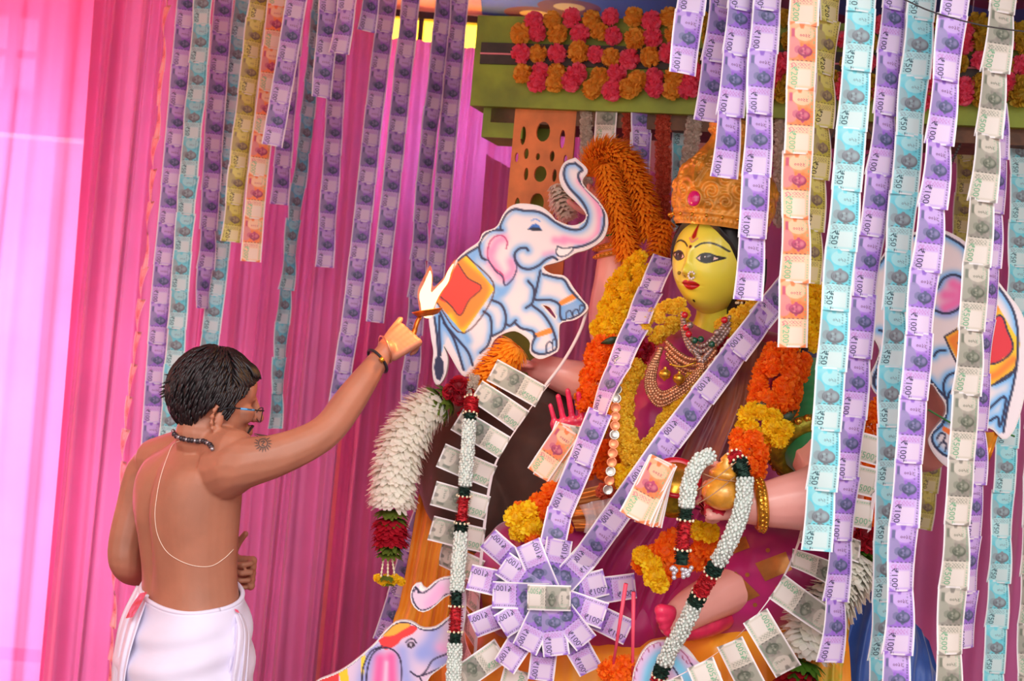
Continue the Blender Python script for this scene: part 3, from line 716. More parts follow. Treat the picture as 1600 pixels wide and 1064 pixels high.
def glow(P, C, lines, r, col, a=1.0, mask=None):
    for l in lines:
        d = dist_line(P, smooth_line(l)); t = a * np.exp(-(d / r) ** 2)
        if mask is not None: t = t * mask
        C = over(C, col, t)
    return C
# --- left elephant, trunk raised
E1_out = [(690, 60), (745, 115), (722, 160), (735, 192), (792, 250), (832, 320), (830, 385), (803, 432), (742, 468), (692, 482), (650, 507), (612, 522), (548, 542), (582, 572), (645, 585), (685, 640), (722, 688), (748, 728), (695, 775), (628, 792), (618, 830), (618, 902), (600, 925), (532, 952), (488, 922), (486, 872), (430, 830), (380, 835), (330, 866), (302, 925), (250, 985), (205, 1030), (172, 1010), (125, 930), (98, 890), (118, 945), (112, 1010), (95, 1050), (72, 1070), (54, 1045), (48, 985), (53, 920), (42, 850), (33, 760), (55, 690), (80, 630), (148, 520), (200, 468), (258, 428), (278, 388), (338, 362), (368, 308), (400, 273), (450, 260), (532, 273), (582, 308), (602, 333), (660, 358), (700, 356), (730, 338), (736, 310), (698, 262), (638, 202), (618, 140), (640, 82)]
E1_body = [
    [(690, 85), (650, 95), (640, 140), (665, 195), (720, 255), (745, 310), (735, 360), (700, 380), (650, 372), (600, 345), (560, 315), (520, 297), (465, 293), (420, 285), (385, 305), (360, 345), (355, 372)],
    [(615, 515), (590, 500), (560, 510), (530, 535), (490, 552), (450, 545), (425, 515), (420, 485), (440, 462), (470, 458), (480, 470)],
    [(365, 378), (320, 378), (280, 405), (262, 445), (270, 495), (290, 510)],
    [(260, 450), (205, 482), (165, 512)],
    [(80, 735), (110, 800), (150, 870), (190, 1000)], [(100, 790), (160, 860), (210, 920), (232, 980)],
    [(280, 740), (310, 765), (316, 830), (300, 890), (265, 925)], [(320, 690), (360, 710), (380, 760), (370, 820), (320, 850)],
    [(380, 795), (400, 803), (425, 780)], [(420, 790), (450, 815), (500, 828), (508, 850)],
    [(500, 715), (545, 750), (580, 800), (600, 850), (608, 890), (595, 915), (540, 930), (500, 915), (500, 880), (515, 850)],
    [(480, 605), (505, 640), (500, 700), (470, 725)],
    [(545, 575), (600, 590), (640, 600), (665, 640), (690, 670), (730, 710), (725, 740), (690, 765), (635, 780), (622, 750), (620, 712), (580, 690), (512, 688), (516, 650), (535, 560)],
    [(58, 765), (70, 850), (76, 935)], [(80, 760), (82, 850), (86, 935)],
]
E1_in = [[(690, 85), (722, 115), (705, 130), (710, 165), (760, 225), (805, 275), (818, 330), (810, 385), (780, 425), (730, 450), (680, 460)]]
def paint_e1(P):
    C = np.tile(np.array(WHT, float), (len(P), 1))
    ins = sst(4, -4, sdf(P, [(690, 85), (722, 115), (705, 130), (760, 225), (805, 275), (818, 330), (810, 385), (730, 450), (600, 500), (540, 545), (545, 575), (640, 600), (730, 710), (725, 740), (635, 780), (608, 890), (540, 930), (500, 915), (505, 850), (430, 800), (320, 850), (265, 925), (200, 1010), (120, 850), (86, 935), (76, 935), (58, 765), (70, 680), (205, 482), (262, 445), (320, 378), (360, 345), (420, 285), (520, 297), (600, 345), (700, 380), (745, 310), (665, 195), (640, 140), (650, 95)]))
    C = glow(P, C, E1_body, 20, BLUE, 1.0, ins)
    C = glow(P, C, [[(330, 680), (380, 640), (400, 600)], [(215, 500), (300, 610), (360, 650)], [(210, 870), (190, 840), (90, 745)], [(230, 500), (250, 470)]], 22, BLUE, 0.95, ins)
    C = glow(P, C, [[(712, 165), (790, 270), (795, 385), (740, 435), (640, 420)], [(640, 430), (600, 425)]], 17, PINK, 0.9, ins)
    C = glow(P, C, [[(812, 330), (800, 400), (740, 447), (690, 455)], [(700, 95), (712, 118)]], 8, BLUE, 0.8, ins)
    C = glow(P, C, [[(318, 470), (340, 430), (370, 415)], [(330, 540), (372, 590), (410, 560), (405, 520)], [(308, 480), (316, 520)]], 22, PINK, 0.9)
    C = glow(P, C, [[(555, 487), (590, 480)]], 14, PINK, 0.5)
    # blanket
    C = over(C, ORG, sst(2, -2, sdf(P, [(168, 512), (205, 490), (330, 640), (190, 838), (62, 690), (75, 650)])))
    C = glow(P, C, [[(200, 500), (322, 640), (190, 828), (130, 760)]], 16, (255, 205, 30), 1.0, sst(2, -2, sdf(P, [(168, 512), (205, 490), (330, 640), (190, 838), (62, 690)])))
    C = over(C, REDB, sst(2, -2, sdf(P, smooth_line([(165, 525), (210, 590), (272, 632), (215, 690), (175, 758), (130, 710), (75, 665), (165, 525)], 40))))
    C = over(C, ORG, sst(2, -2, sdf(P, [(616, 698), (690, 656), (697, 682), (622, 718)]))); C = over(C, ORG, sst(2, -2, sdf(P, [(505, 840), (590, 808), (594, 834), (508, 860)])))
    C = over(C, (92, 158, 226), 0.7 * sst(2, -2, sdf(P, [(620, 722), (700, 690), (730, 712), (720, 742), (635, 778)])))
    C = over(C, NAVY, sst(2, -2, sdf(P, [(78, 930), (100, 965), (102, 1010), (86, 1050), (66, 1040), (56, 990), (62, 950)])))
    C = strokes(P, C, E1_body + E1_in, 5.2, NAVY, 2.2)
    C = strokes(P, C, [[(205, 490), (330, 640), (190, 838), (62, 690)], [(165, 525), (210, 590), (272, 632), (215, 690), (175, 758), (130, 710), (75, 665)]], 3.0, (90, 40, 40))
    C = strokes(P, C, [[(375, 622), (365, 575), (330, 548), (300, 500), (305, 440), (330, 408), (365, 403), (387, 430), (382, 460)]], 3.2, (190, 60, 120))
    C = strokes(P, C, [[(300, 510), (335, 560), (365, 585), (377, 624), (412, 595), (430, 545), (418, 508)]], 3.4, (60, 50, 100))
    C = over(C, (250, 240, 240), sst(2, -2, sdf(P, [(610, 455), (640, 462), (680, 458), (660, 487), (625, 497), (605, 480)])))
    C = strokes(P, C, [[(612, 452), (640, 462), (682, 458), (662, 487), (625, 498), (605, 480), (612, 452)]], 3.0, NAVY)
    C = strokes(P, C, [[(650, 770), (652, 745), (668, 738), (678, 760)], [(680, 762), (682, 740), (698, 732), (708, 752)], [(708, 735), (712, 715), (726, 716)], [(562, 925), (562, 890), (575, 875), (588, 885), (590, 912)], [(590, 905), (590, 870), (602, 862)]], 3.0, NAVY)
    C = over(C, (50, 110, 200), sst(2, -2, sdf(P, [(478, 376), (496, 356), (515, 350), (530, 360), (542, 380), (510, 383)])))
    C = over(C, (20, 20, 50), sst(2, -2, sdf(P, [(476, 376), (500, 366), (528, 368), (544, 382), (510, 384)])))
    C = strokes(P, C, [[(496, 338), (512, 330), (532, 340)]], 3.0, (110, 160, 225))
    return C
elephant('white elephant cut-out rearing with raised trunk, beside the flame', 0, 660, 230, 2.877, 3.98, E1_out, [[(545, 712), (575, 722), (603, 765), (598, 770)]], paint_e1, tilt=-0.12)
# --- right elephant (drawing units are pixels * 3.547 from (1300, 480); above that the y values are negative)
E2_out = [(250, -250), (320, -345), (420, -400), (560, -420), (660, -380), (720, -330), (745, -270), (800, -215), (860, -150), (920, -70), (985, 20), (1025, 130), (1035, 240), (1030, 360), (1010, 480), (985, 590), (950, 680), (900, 720), (830, 660), (760, 700), (700, 780), (680, 850), (640, 890), (560, 830), (510, 740), (530, 680), (590, 600), (600, 540), (560, 470), (520, 420), (430, 430), (330, 470), (250, 490), (205, 430), (200, 380), (235, 300), (250, 230), (200, 150), (130, 100), (80, 20), (60, -60), (90, -130), (160, -170)]
E2_l = [
    [(60, -310), (20, -240), (15, -160), (60, -90), (140, -60)], [(250, -230), (330, -330), (420, -380), (560, -395), (650, -355), (705, -310), (730, -250), (790, -200), (850, -130), (910, -50), (955, 40), (975, 160), (970, 300), (950, 430), (920, 560), (900, 680)],
    [(540, 20), (600, 40), (660, 20), (700, -30), (720, -100), (690, -150), (640, -170), (590, -150), (560, -100)],
    [(540, 270), (560, 245), (600, 240)], [(600, 500), (590, 430), (610, 380), (650, 360)], [(520, 400), (560, 450), (610, 500), (620, 470), (650, 450), (700, 440)],
    [(610, 500), (605, 590), (580, 650)], [(580, 650), (530, 700), (545, 760), (600, 810), (650, 800), (670, 740), (720, 620)], [(740, 640), (820, 560), (910, 490), (890, 640)], [(830, 620), (870, 600), (880, 650)],
    [(250, 250), (245, 330), (220, 390), (225, 430), (270, 470), (330, 455)], [(250, 130), (290, 140), (320, 170)], [(640, 800), (660, 830), (670, 850)], [(860, 420), (930, 380), (970, 320)],
]
def paint_e2(P):
    C = np.tile(np.array(WHT, float), (len(P), 1))
    C = glow(P, C, E2_l, 26, (110, 185, 245), 1.0, sst(985, 960, P[:, 0] - 0 * P[:, 1]))
    C = over(C, (240, 228, 232), sst(-2, 6, sdf(P, [tuple(x) for x in smooth_line([(250, -230), (330, -330), (420, -380), (560, -395), (705, -310), (730, -250), (850, -130), (955, 40), (975, 160), (970, 300), (920, 560), (880, 690), (720, 690), (670, 810), (600, 815), (530, 700), (590, 600), (600, 500), (430, 420), (260, 480), (215, 400), (250, 200), (60, 0), (140, -150), (250, -230)], 140)])))
    C = glow(P, C, [[(640, -120), (680, -90), (670, -30), (600, 10)], [(600, -60), (640, -60)]], 36, (250, 110, 180), 0.95)
    C = over(C, (255, 205, 30), sst(3, -3, sdf(P, [(595, 165), (780, 30), (860, -20), (985, 200), (965, 340), (840, 430), (720, 400)])))
    C = glow(P, C, [[(640, 180), (800, 60), (870, 0)], [(640, 190), (720, 340), (840, 380), (950, 290)]], 26, (250, 130, 30), 0.95, sst(3, -3, sdf(P, [(595, 165), (780, 30), (860, -20), (985, 200), (965, 340), (840, 430), (720, 400)])))
    C = over(C, (225, 40, 55), sst(3, -3, sdf(P, smooth_line([(665, 200), (770, 140), (880, 50), (920, 130), (948, 235), (900, 280), (860, 310), (780, 300), (735, 290), (700, 230), (665, 200)], 60))))
    C = over(C, (250, 120, 40), sst(2, -2, sdf(P, [(590, 650), (680, 700), (675, 735), (580, 672)]))); C = over(C, (250, 120, 40), sst(2, -2, sdf(P, [(240, 330), (290, 345), (285, 372), (232, 355)])))
    C = strokes(P, C, E2_l, 6.5, (32, 36, 74), 2.2)
    C = strokes(P, C, [[(595, 165), (690, 105), (780, 30), (860, -20)], [(595, 165), (650, 290), (710, 385)], [(840, 430), (965, 340)], [(665, 200), (770, 140), (880, 50), (920, 130), (948, 235), (860, 310), (735, 300), (700, 240), (665, 200)]], 5.0, (40, 30, 60))
    C = strokes(P, C, [[(555, 720), (575, 690), (600, 700), (590, 730)], [(560, 770), (580, 740), (605, 750), (598, 790)], [(225, 425), (232, 390), (255, 392), (262, 430), (235, 440)], [(225, 385), (240, 370), (260, 380)]], 5.0, (32, 36, 74))
    return C
elephant('white elephant cut-out with red saddle cloth behind the hanging strips', 0, 1300, 480, 3.547, 3.82, E2_out, [], paint_e2, step=6.5, tilt=-0.2, thick=0.02)
# --- pinkish elephant at the bottom left (drawing units: pixels * 3.5 from (500, 760))
E3_out = [(0, 1050), (100, 1010), (190, 950), (300, 855), (345, 800), (420, 735), (500, 735), (560, 770), (630, 765), (680, 730), (720, 690), (730, 600), (690, 600), (620, 660), (560, 685), (510, 650), (495, 590), (515, 535), (560, 525), (575, 560), (640, 510), (700, 492), (770, 500), (800, 600), (790, 760), (760, 860), (700, 960), (600, 1040), (590, 1120), (560, 1400), (-60, 1400), (-60, 1120)]
E3_l = [[(0, 1045), (110, 1005), (200, 945), (300, 850), (350, 800), (420, 745), (500, 745), (560, 778), (630, 778), (690, 735), (720, 690)], [(720, 590), (690, 588), (640, 640), (560, 675), (520, 640), (505, 590), (520, 545), (560, 580), (620, 540), (660, 505), (740, 500)],
        [(700, 910), (620, 945), (580, 1005), (540, 1035), (495, 1008)], [(700, 970), (600, 1015), (560, 1030)], [(250, 1200), (260, 1000), (300, 900), (380, 880), (440, 940), (445, 1080), (430, 1200)], [(230, 1064), (240, 980), (280, 900), (340, 870)], [(545, 1035), (560, 1080), (555, 1200)]]
def paint_e3(P):
    C = np.tile(np.array((232, 200, 222), float), (len(P), 1))
    C = glow(P, C, [[(630, 780), (600, 850), (560, 910)], [(560, 905), (620, 905)], [(240, 1064), (265, 960), (300, 890)], [(450, 900), (460, 1000), (480, 1080)], [(640, 960), (690, 945)]], 45, (150, 160, 225), 0.8)
    C = glow(P, C, [[(700, 890), (660, 880)], [(660, 560), (600, 640)]], 34, (250, 165, 215), 0.7)
    C = over(C, (238, 58, 58), sst(2, -2, sdf(P, smooth_line([(320, 835), (400, 790), (470, 760), (535, 765), (510, 800), (450, 830), (430, 855), (390, 880), (350, 885), (320, 835)], 40))))
    C = over(C, (255, 175, 60), sst(2, -2, sdf(P, smooth_line([(345, 815), (380, 765), (440, 745), (500, 752), (450, 785), (400, 812), (345, 815)], 40))))
    C = glow(P, C, [[(330, 940), (320, 1064)], [(390, 930), (395, 1064)]], 34, (240, 100, 165), 1.0)
    C = glow(P, C, [[(365, 960), (360, 1064)]], 12, (250, 200, 225), 0.8)
    C = over(C, (250, 205, 40), sst(2, -2, sdf(P, [(105, 1015), (150, 990), (165, 1080), (120, 1080)]))); C = over(C, (250, 215, 60), sst(2, -2, sdf(P, [(228, 930), (250, 915), (240, 1030), (225, 1040)])))
    C = over(C, (235, 60, 60), sst(2, -2, sdf(P, [(-60, 1075), (105, 1015), (120, 1400), (-60, 1400)])))
    C = strokes(P, C, E3_l, 4.5, (50, 38, 70))
    C = over(C, (60, 40, 60), sst(2, -2, sdf(P, [(475, 860), (490, 845), (510, 845), (525, 866), (500, 882), (482, 876)]))); C = over(C, (210, 190, 210), sst(2, -2, sdf(P, [(492, 855), (506, 855), (504, 870), (494, 870)])))
    C = strokes(P, C, [[(470, 850), (490, 832), (512, 832), (528, 852)], [(515, 570), (530, 555), (540, 580)]], 4.0, (50, 38, 70)); C = over(C, (250, 245, 235), sst(22, 16, np.linalg.norm(P - np.array([562, 550]), axis=1)))
    return C
elephant('lilac pink elephant cut-out with red and yellow brow, below the silk drape', 0, 500, 760, 3.5, 3.66, E3_out, [], paint_e3, step=6, thick=0.008)
# --- trunk of another lilac elephant (drawing units: pixels * 8 from (940, 1000))
E4_out = [(385, 900), (375, 560), (400, 380), (440, 270), (500, 150), (590, 50), (700, 5), (820, 0), (960, 40), (1060, 90), (1150, 190), (1200, 260), (1240, 290), (1265, 290), (1300, 285), (1350, 335), (1430, 345), (1485, 400), (1490, 480), (1440, 560), (1400, 900)]
E4_l = [[(1010, 520), (960, 440), (900, 350), (850, 310)], [(1110, 280), (1160, 345), (1215, 405), (1265, 410), (1290, 370), (1290, 310), (1345, 370), (1405, 365), (1412, 420), (1395, 500)]]
def paint_e4(P):
    C = np.tile(np.array((228, 190, 226), float), (len(P), 1))
    C = over(C, (236, 228, 232), sst(0, 20, (P[:, 0] - 935) * 0.62 - (P[:, 1] - 85) * 0.78 - 10) * (P[:, 0] > 900))
    C = over(C, (236, 228, 232), sst(1400, 1425, P[:, 0]))
    C = glow(P, C, [[(560, 520), (600, 350), (700, 200), (800, 180), (900, 250), (1000, 380), (1080, 500)], [(1400, 430), (1330, 480)]], 75, (130, 215, 250), 1.0)
    C = glow(P, C, [[(700, 330), (650, 420), (640, 560)]], 40, (245, 250, 252), 0.7)
    C = strokes(P, C, E4_l, 9, (50, 40, 80), 3)
    C = strokes(P, C, [[(385, 600), (410, 400), (470, 240), (570, 80), (700, 20)], [(940, 90), (1010, 140), (1070, 210), (1110, 280)]] + [[(a, b), (a + 18, b + 45)] for a, b in ((400, 440), (425, 330), (490, 200), (570, 90), (640, 45), (720, 20), (935, 120), (1000, 190), (1050, 245))], 7, (165, 60, 105), 3)
    return C
elephant('tip of a lilac elephant trunk cut-out below the jasmine strand', 0, 940, 1000, 8.0, 3.46, E4_out, [], paint_e4, step=16, thick=0.006)
# ================================================================== cloth and body helpers
def cloth(name, grid, mt, parent=None, nu=40, nv=40, folds=(0, 0.0, 'u'), seed=0, thick=0.0, rough=0.004, dirn=(0, -1, 0), ruf=None):
    """smooth surface through a grid of (px, py, Y) rows; folds=(count, amplitude, along) displace towards the viewer"""
    rows = [cr_path([tuple(W(*p)) for p in r], nu + 1) if True else None for r in grid]; A = np.array(rows)
    S = np.stack([cr_path(A[:, i], nv + 1) for i in range(nu + 1)], 1); rs = np.random.RandomState(seed); V = []
    p1, p2 = rs.uniform(0, 6.28, 2); d = Vector(dirn).normalized()
    for j in range(nv + 1):
        for i in range(nu + 1):
            u, v = i / nu, j / nv; s = u if folds[2] == 'u' else v; q = v if folds[2] == 'u' else u
            h = folds[1] * (math.sin(2 * math.pi * folds[0] * s + p1 + 1.2 * math.sin(3 * q + p2)) + 0.4 * math.sin(2 * math.pi * folds[0] * 2.3 * s + p2))
            P = Vector(S[j, i]); h += rough * noise.noise(P * 14)
            V.append(P + d * h)
    f = [(j * (nu + 1) + i, j * (nu + 1) + i + 1, (j + 1) * (nu + 1) + i + 1, (j + 1) * (nu + 1) + i) for j in range(nv) for i in range(nu)]
    o = G().add(V, f).obj(name, mt, parent)
    if thick:
        m = o.modifiers.new('thickness', 'SOLIDIFY'); m.thickness = thick; m.offset = 0
    return o
def chain(g, pts, step=0.3, seg=12, rings=8):
    """row of spheres (px, py, Y, radius) interpolated smoothly: an organic limb for remeshing"""
    P = np.array([tuple(W(p[0], p[1], p[2])) + (p[3],) for p in pts]); Lg = plen(P); n = max(3, int(Lg / (P[:, 3].min() * step)) + 1)
    for q in cr_path(P, n): g.add(*ball(q[:3], q[3], seg, rings))
def chainw(g, pts, step=0.3, seg=12, rings=8):
    P = np.array([tuple(p[0]) + (p[1],) for p in pts]); Lg = plen(P); n = max(3, int(Lg / (P[:, 3].min() * step)) + 1)
    for q in cr_path(P, n): g.add(*ball(q[:3], q[3], seg, rings))
def hand(g, wrist, d, nrm, side, curls, spread=0.06, size=0.18, thumb=(0.6, 0.3), tcurl=25):
    """hand shells: wrist point, finger direction d, back-of-hand normal, side vector towards the thumb;
    curls = bend per joint in degrees for index..little; returns finger tip points"""
    d = Vector(d).normalized(); nrm = Vector(nrm); nrm = (nrm - d * nrm.dot(d)).normalized(); s = d.cross(nrm)
    if s.dot(Vector(side)) < 0: s = -s
    k = size / 0.18; w = Vector(wrist); tips = []
    for i in range(7):      # palm
        t = i / 6
        for j in range(5):
            c = w + d * (0.012 + 0.078 * t) * k + s * (-0.034 + 0.017 * j) * k * (0.72 + 0.28 * t)
            g.add(*ball(c, 0.0135 * k, 8, 6))
    for j, (ln, off) in enumerate(((0.072, 0.033), (0.080, 0.0115), (0.074, -0.0105), (0.058, -0.032))):
        p = w + d * (0.088 - 0.004 * abs(j - 1)) * k + s * off * k; dr = (d + s * spread * (1.5 - j)).normalized(); a = 0
        c = curls[j] if not np.isscalar(curls) else curls; r = (0.0086, 0.0089, 0.0085, 0.0075)[j] * k
        pts = [(p - dr * 0.012 * k, r * 1.05), (p, r)]
        for seg, fr in enumerate((0.45, 0.32, 0.23)):
            a += R(c); e = (dr * math.cos(a) - nrm * math.sin(a)); p = p + e * ln * fr * k; pts.append((p, r * (0.97 - 0.07 * seg)))
        for (q0, r0), (q1, r1) in zip(pts[:-1], pts[1:]):
            n = 4
            for z in range(n + 1): g.add(*ball(q0.lerp(q1, z / n), r0 + (r1 - r0) * z / n, 8, 6))
        tips.append(p)
    p = w + d * 0.028 * k + s * 0.03 * k; dr = (s * thumb[0] + d * (1 - thumb[0]) - nrm * thumb[1]).normalized(); r = 0.0118 * k; bend = d
    for seg, ln in enumerate((0.036, 0.03, 0.024)):
        q = p + dr * ln * k
        for z in range(5): g.add(*ball(p.lerp(q, z / 4), r * (1 - 0.08 * (seg + z / 4)), 8, 6))
        p = q; dr = (dr + d * math.tan(R(tcurl)) * 0.8).normalized()
    tips.append(p); return tips

# ================================================================== the seated idol
idol = thing('goddess_statue', 'yellow-green faced seated goddess statue in golden crown and magenta silk sari', 'statue')
M_face = mat('face_paint', rough=0.28, vc=True, coat=0.4)
M_skin = mat('statue_skin_paint', (246, 172, 160), 0.4, var=0.06, scale=6, coat=0.2)
M_gold = mat('gold_paint', (255, 176, 58), 0.33, metal=0.2, var=0.2, scale=30, coat=0.5)
M_goldm = mat('bright_gold', (235, 175, 60), 0.25, metal=0.8, var=0.15, scale=40)
M_hair = mat('statue_hair_paint', (26, 24, 26), 0.4)
M_sari = mat('magenta_silk', (196, 26, 118), 0.36, var=0.25, scale=5, sheen=0.5)
M_wine = mat('wine_silk', (112, 34, 62), 0.4, col2=(150, 84, 58), scale=9, sheen=0.3)
M_silk = mat('orange_silk', (255, 172, 40), 0.4, col2=(245, 140, 20), scale=6, sheen=0.3)
M_copper = mat('copper_zari', (206, 134, 66), 0.32, metal=0.45, var=0.2, scale=20)
M_greenv = mat('green_velvet', (14, 140, 70), 0.6, sheen=0.6, var=0.1)
HC = W(1117, 408, 3.74); HS = 1.0
HR = Matrix.Rotation(R(-40), 4, 'Z') @ Matrix.Rotation(R(5), 4, 'X') @ Matrix.Rotation(R(3), 4, 'Y')
HM = Matrix.Translation(HC) @ HR
AX, BY, CZ = 0.106, 0.122, 0.142
def head_shape(ph, th):
    """ph: angle round from the front (0) to the left (+), th: elevation"""
    x = np.sin(ph) * np.cos(th); y = -np.cos(ph) * np.cos(th); z = np.sin(th)
    t = np.clip(-z, 0, 1); w = 1 - 0.20 * t ** 2.6; wy = 1 - 0.10 * t ** 2
    X = AX * x * w; Y = BY * y * wy; Z = CZ * z
    front = np.clip(-y, 0, 1) ** 2
    def gs(cx, cz, rx, rz): return np.exp(-((X - cx) / rx) ** 2 - ((Z - cz) / rz) ** 2)
    h = 0.010 * gs(0, 0.01, 0.010, 0.035) + 0.024 * gs(0, -0.026, 0.0125, 0.016) + 0.010 * (gs(0.013, -0.032, 0.007, 0.008) + gs(-0.013, -0.032, 0.007, 0.008))
    h += 0.010 * gs(0, -0.056, 0.020, 0.007) + 0.010 * gs(0, -0.069, 0.017, 0.007) - 0.004 * gs(0, -0.0625, 0.026, 0.0028) + 0.010 * gs(0, -0.105, 0.026, 0.02)
    h -= 0.008 * (gs(0.042, 0.014, 0.022, 0.014) + gs(-0.042, 0.014, 0.022, 0.014)); h += 0.006 * (gs(0.042, 0.012, 0.016, 0.009) + gs(-0.042, 0.012, 0.016, 0.009))
    h += 0.006 * (gs(0.05, -0.04, 0.03, 0.03) + gs(-0.05, -0.04, 0.03, 0.03))
    return X, Y - h * front, Z
def face_paint(X, Z, front):
    P = np.stack([X, Z], 1); C = np.tile(np.array((248, 236, 78), float), (len(P), 1)); m = front > 0.12
    def lay(col, a): 
        nonlocal C; C = over(C, col, np.where(m, a, 0))
    s = 0.0009
    def fill(L, col, n=60): lay(col, sst(s, -s, sdf(P, smooth_line(list(L) + [L[0]], n))))
    def line(L, w, col): lay(col, sst(w + s, w - s, dist_line(P, smooth_line(L))))
    for sg in (1, -1):
        fill([(sg * a, b) for a, b in ((0.017, 0.008), (0.028, 0.020), (0.045, 0.024), (0.062, 0.019), (0.082, 0.014), (0.064, 0.004), (0.045, -0.003), (0.028, 0.000))], (22, 20, 18))
        fill([(sg * a, b) for a, b in ((0.020, 0.008), (0.030, 0.016), (0.045, 0.019), (0.058, 0.015), (0.068, 0.011), (0.056, 0.005), (0.045, 0.001), (0.030, 0.003))], (245, 215, 205))
        lay((28, 20, 18), sst(0.0160, 0.0146, np.hypot(P[:, 0] - sg * 0.043, P[:, 1] - 0.0105)) * (P[:, 1] < 0.0195) * (P[:, 1] > 0.0008))
        lay((48, 28, 24), sst(0.0045, 0.003, np.hypot(P[:, 0] - sg * 0.042, P[:, 1] - 0.010)))
        lay((250, 240, 235), sst(0.0024, 0.0014, np.hypot(P[:, 0] - sg * 0.042 + 0.003, P[:, 1] - 0.0135)))
        line([(sg * 0.012, 0.036), (sg * 0.026, 0.046), (sg * 0.046, 0.049), (sg * 0.066, 0.043), (sg * 0.084, 0.031)], 0.0021, (24, 22, 20))
    fill([(0, 0.104), (0.005, 0.084), (0.0085, 0.066), (0.0085, 0.058), (0, 0.050), (-0.0085, 0.058), (-0.0085, 0.066), (-0.005, 0.084)], (235, 190, 60))
    fill([(0, 0.098), (0.003, 0.082), (0.0055, 0.066), (0.005, 0.060), (0, 0.056), (-0.005, 0.060), (-0.0055, 0.066), (-0.003, 0.082)], (180, 20, 24))
    line([(-0.012, 0.058), (0, 0.048), (0.012, 0.058)], 0.0022, (225, 150, 130))
    lay((120, 25, 25), sst(0.0048, 0.0034, np.hypot(P[:, 0], P[:, 1] - 0.036)))
    fill([(-0.027, -0.060), (-0.014, -0.0515), (-0.004, -0.0500), (0, -0.052), (0.004, -0.0500), (0.014, -0.0515), (0.027, -0.060), (0.014, -0.071), (0, -0.0755), (-0.014, -0.071)], (204, 22, 34))
    line([(-0.024, -0.060), (-0.008, -0.0615), (0, -0.0605), (0.008, -0.0615), (0.024, -0.060)], 0.0008, (120, 8, 20))
    lay((24, 22, 20), sst(0.0042, 0.003, np.hypot(P[:, 0] + 0.001, P[:, 1] + 0.104)))
    lay((70, 60, 20), 0.8 * sst(0.004, 0.002, np.hypot(np.abs(P[:, 0]) - 0.008, P[:, 1] + 0.041)))
    return C
nph, nth = 300, 240
phs = np.concatenate([np.linspace(-1.25, 1.25, 230), np.linspace(1.25, 2 * math.pi - 1.25, nph - 229)[1:]])[:nph]
ths = np.linspace(-math.pi / 2 * 0.985, math.pi / 2 * 0.985, nth)
PH, TH = np.meshgrid(phs, ths); hx, hy, hz = head_shape(PH.ravel(), TH.ravel()); fr = np.cos(PH.ravel()) * np.cos(TH.ravel())
hv = np.stack([hx, hy, hz], 1); hc = face_paint(hx, hz, fr)
hf = [(j * nph + i, j * nph + (i + 1) % nph, (j + 1) * nph + (i + 1) % nph, (j + 1) * nph + i) for j in range(nth - 1) for i in range(nph)] + [tuple(range(nph))[::-1], tuple((nth - 1) * nph + i for i in range(nph))]
G().add([HM @ Vector(v) for v in hv], hf, 0, [tuple(c) for c in hc]).obj('head', M_face, idol, True, True)
def HP(ph, th, k=1.0):
    x, y, z = head_shape(np.array([ph]), np.array([th])); return HM @ (Vector((x[0], y[0], z[0])) * k)
def HL(x, y, z): return HM @ Vector((x, y, z))
# hair: a cap behind the hair line, parted in front, and locks behind
gh = G(); nh, mh = 120, 60
V = []; 
for j in range(mh + 1):
    for i in range(nh):
        ph = -math.pi + 2 * math.pi * i / nh; a = abs(ph)
        lo = np.interp(a, [0, 0.25, 0.6, 0.95, 1.15, 1.35, 1.6, 2.2, math.pi], [0.84, 0.78, 0.60, 0.34, 0.05, -0.30, -0.7, -1.0, -1.1])
        th = lo + (math.pi / 2 - 0.03 - lo) * (j / mh); e = min(1, j / 4)
        x, y, z = head_shape(np.array([ph]), np.array([th])); k = 1.0 + 0.085 * e + 0.018 * math.sin(a * 16 + th * 7) * e
        V.append(HM @ (Vector((x[0], y[0], z[0])) * k))
gh.add(V, [(j * nh + i, j * nh + (i + 1) % nh, (j + 1) * nh + (i + 1) % nh, (j + 1) * nh + i) for j in range(mh) for i in range(nh)])
for q in range(7):
    a = 1.5 + q * 0.27; p = [HP(a, 0.1, 1.06), HP(a, -0.35, 1.1), HP(a, -0.9, 1.12) + Vector((0.02, 0.02, 0)), HL(0.03 + 0.02 * q, 0.08, -0.26), HL(0.05 + 0.02 * q, 0.10, -0.38)]
    gh.add(*tube(cr_path([tuple(x) for x in p], 24), np.interp(np.linspace(0, 1, 24), [0, 0.3, 0.8, 1], [0.02, 0.03, 0.028, 0.006]), 10))
gh.obj('hair', M_hair, idol)
# ears and neck
for sg in (1, -1):
    g = G(); c = HL(sg * 0.104, 0.005, -0.005); Mx = HR.to_3x3()
    g.add(*ball(c, (0.012, 0.022, 0.036), 12, 8, Mx)); g.add(*ball(HL(sg * 0.106, -0.002, -0.04), (0.010, 0.013, 0.016), 10, 6, Mx))
    o = G(); o = g.obj('ear', mat('face_green', (236, 224, 66), 0.3, coat=0.4), idol)
    e = thing('earring', None, None) if False else None
    if sg < 0: continue
    lw = HL(sg * 0.112, -0.006, -0.064); eg = G()
    eg.add(*lathe([(0.002, 0.03), (0.008, 0.02), (0.006, 0.012), (0.012, 0.006), (0.026, -0.020), (0.029, -0.030), (0.024, -0.034)], 16, Matrix.Translation(lw)))
    ep = eg.obj('earring', M_goldm, idol); bd = G()
    for k in range(14):
        a = 2 * math.pi * k / 14; bd.add(*ball(lw + Vector((0.028 * math.cos(a), 0.028 * math.sin(a), -0.037)), 0.004, 6, 4))
    bd.obj('pearl_fringe', M_cream, ep)
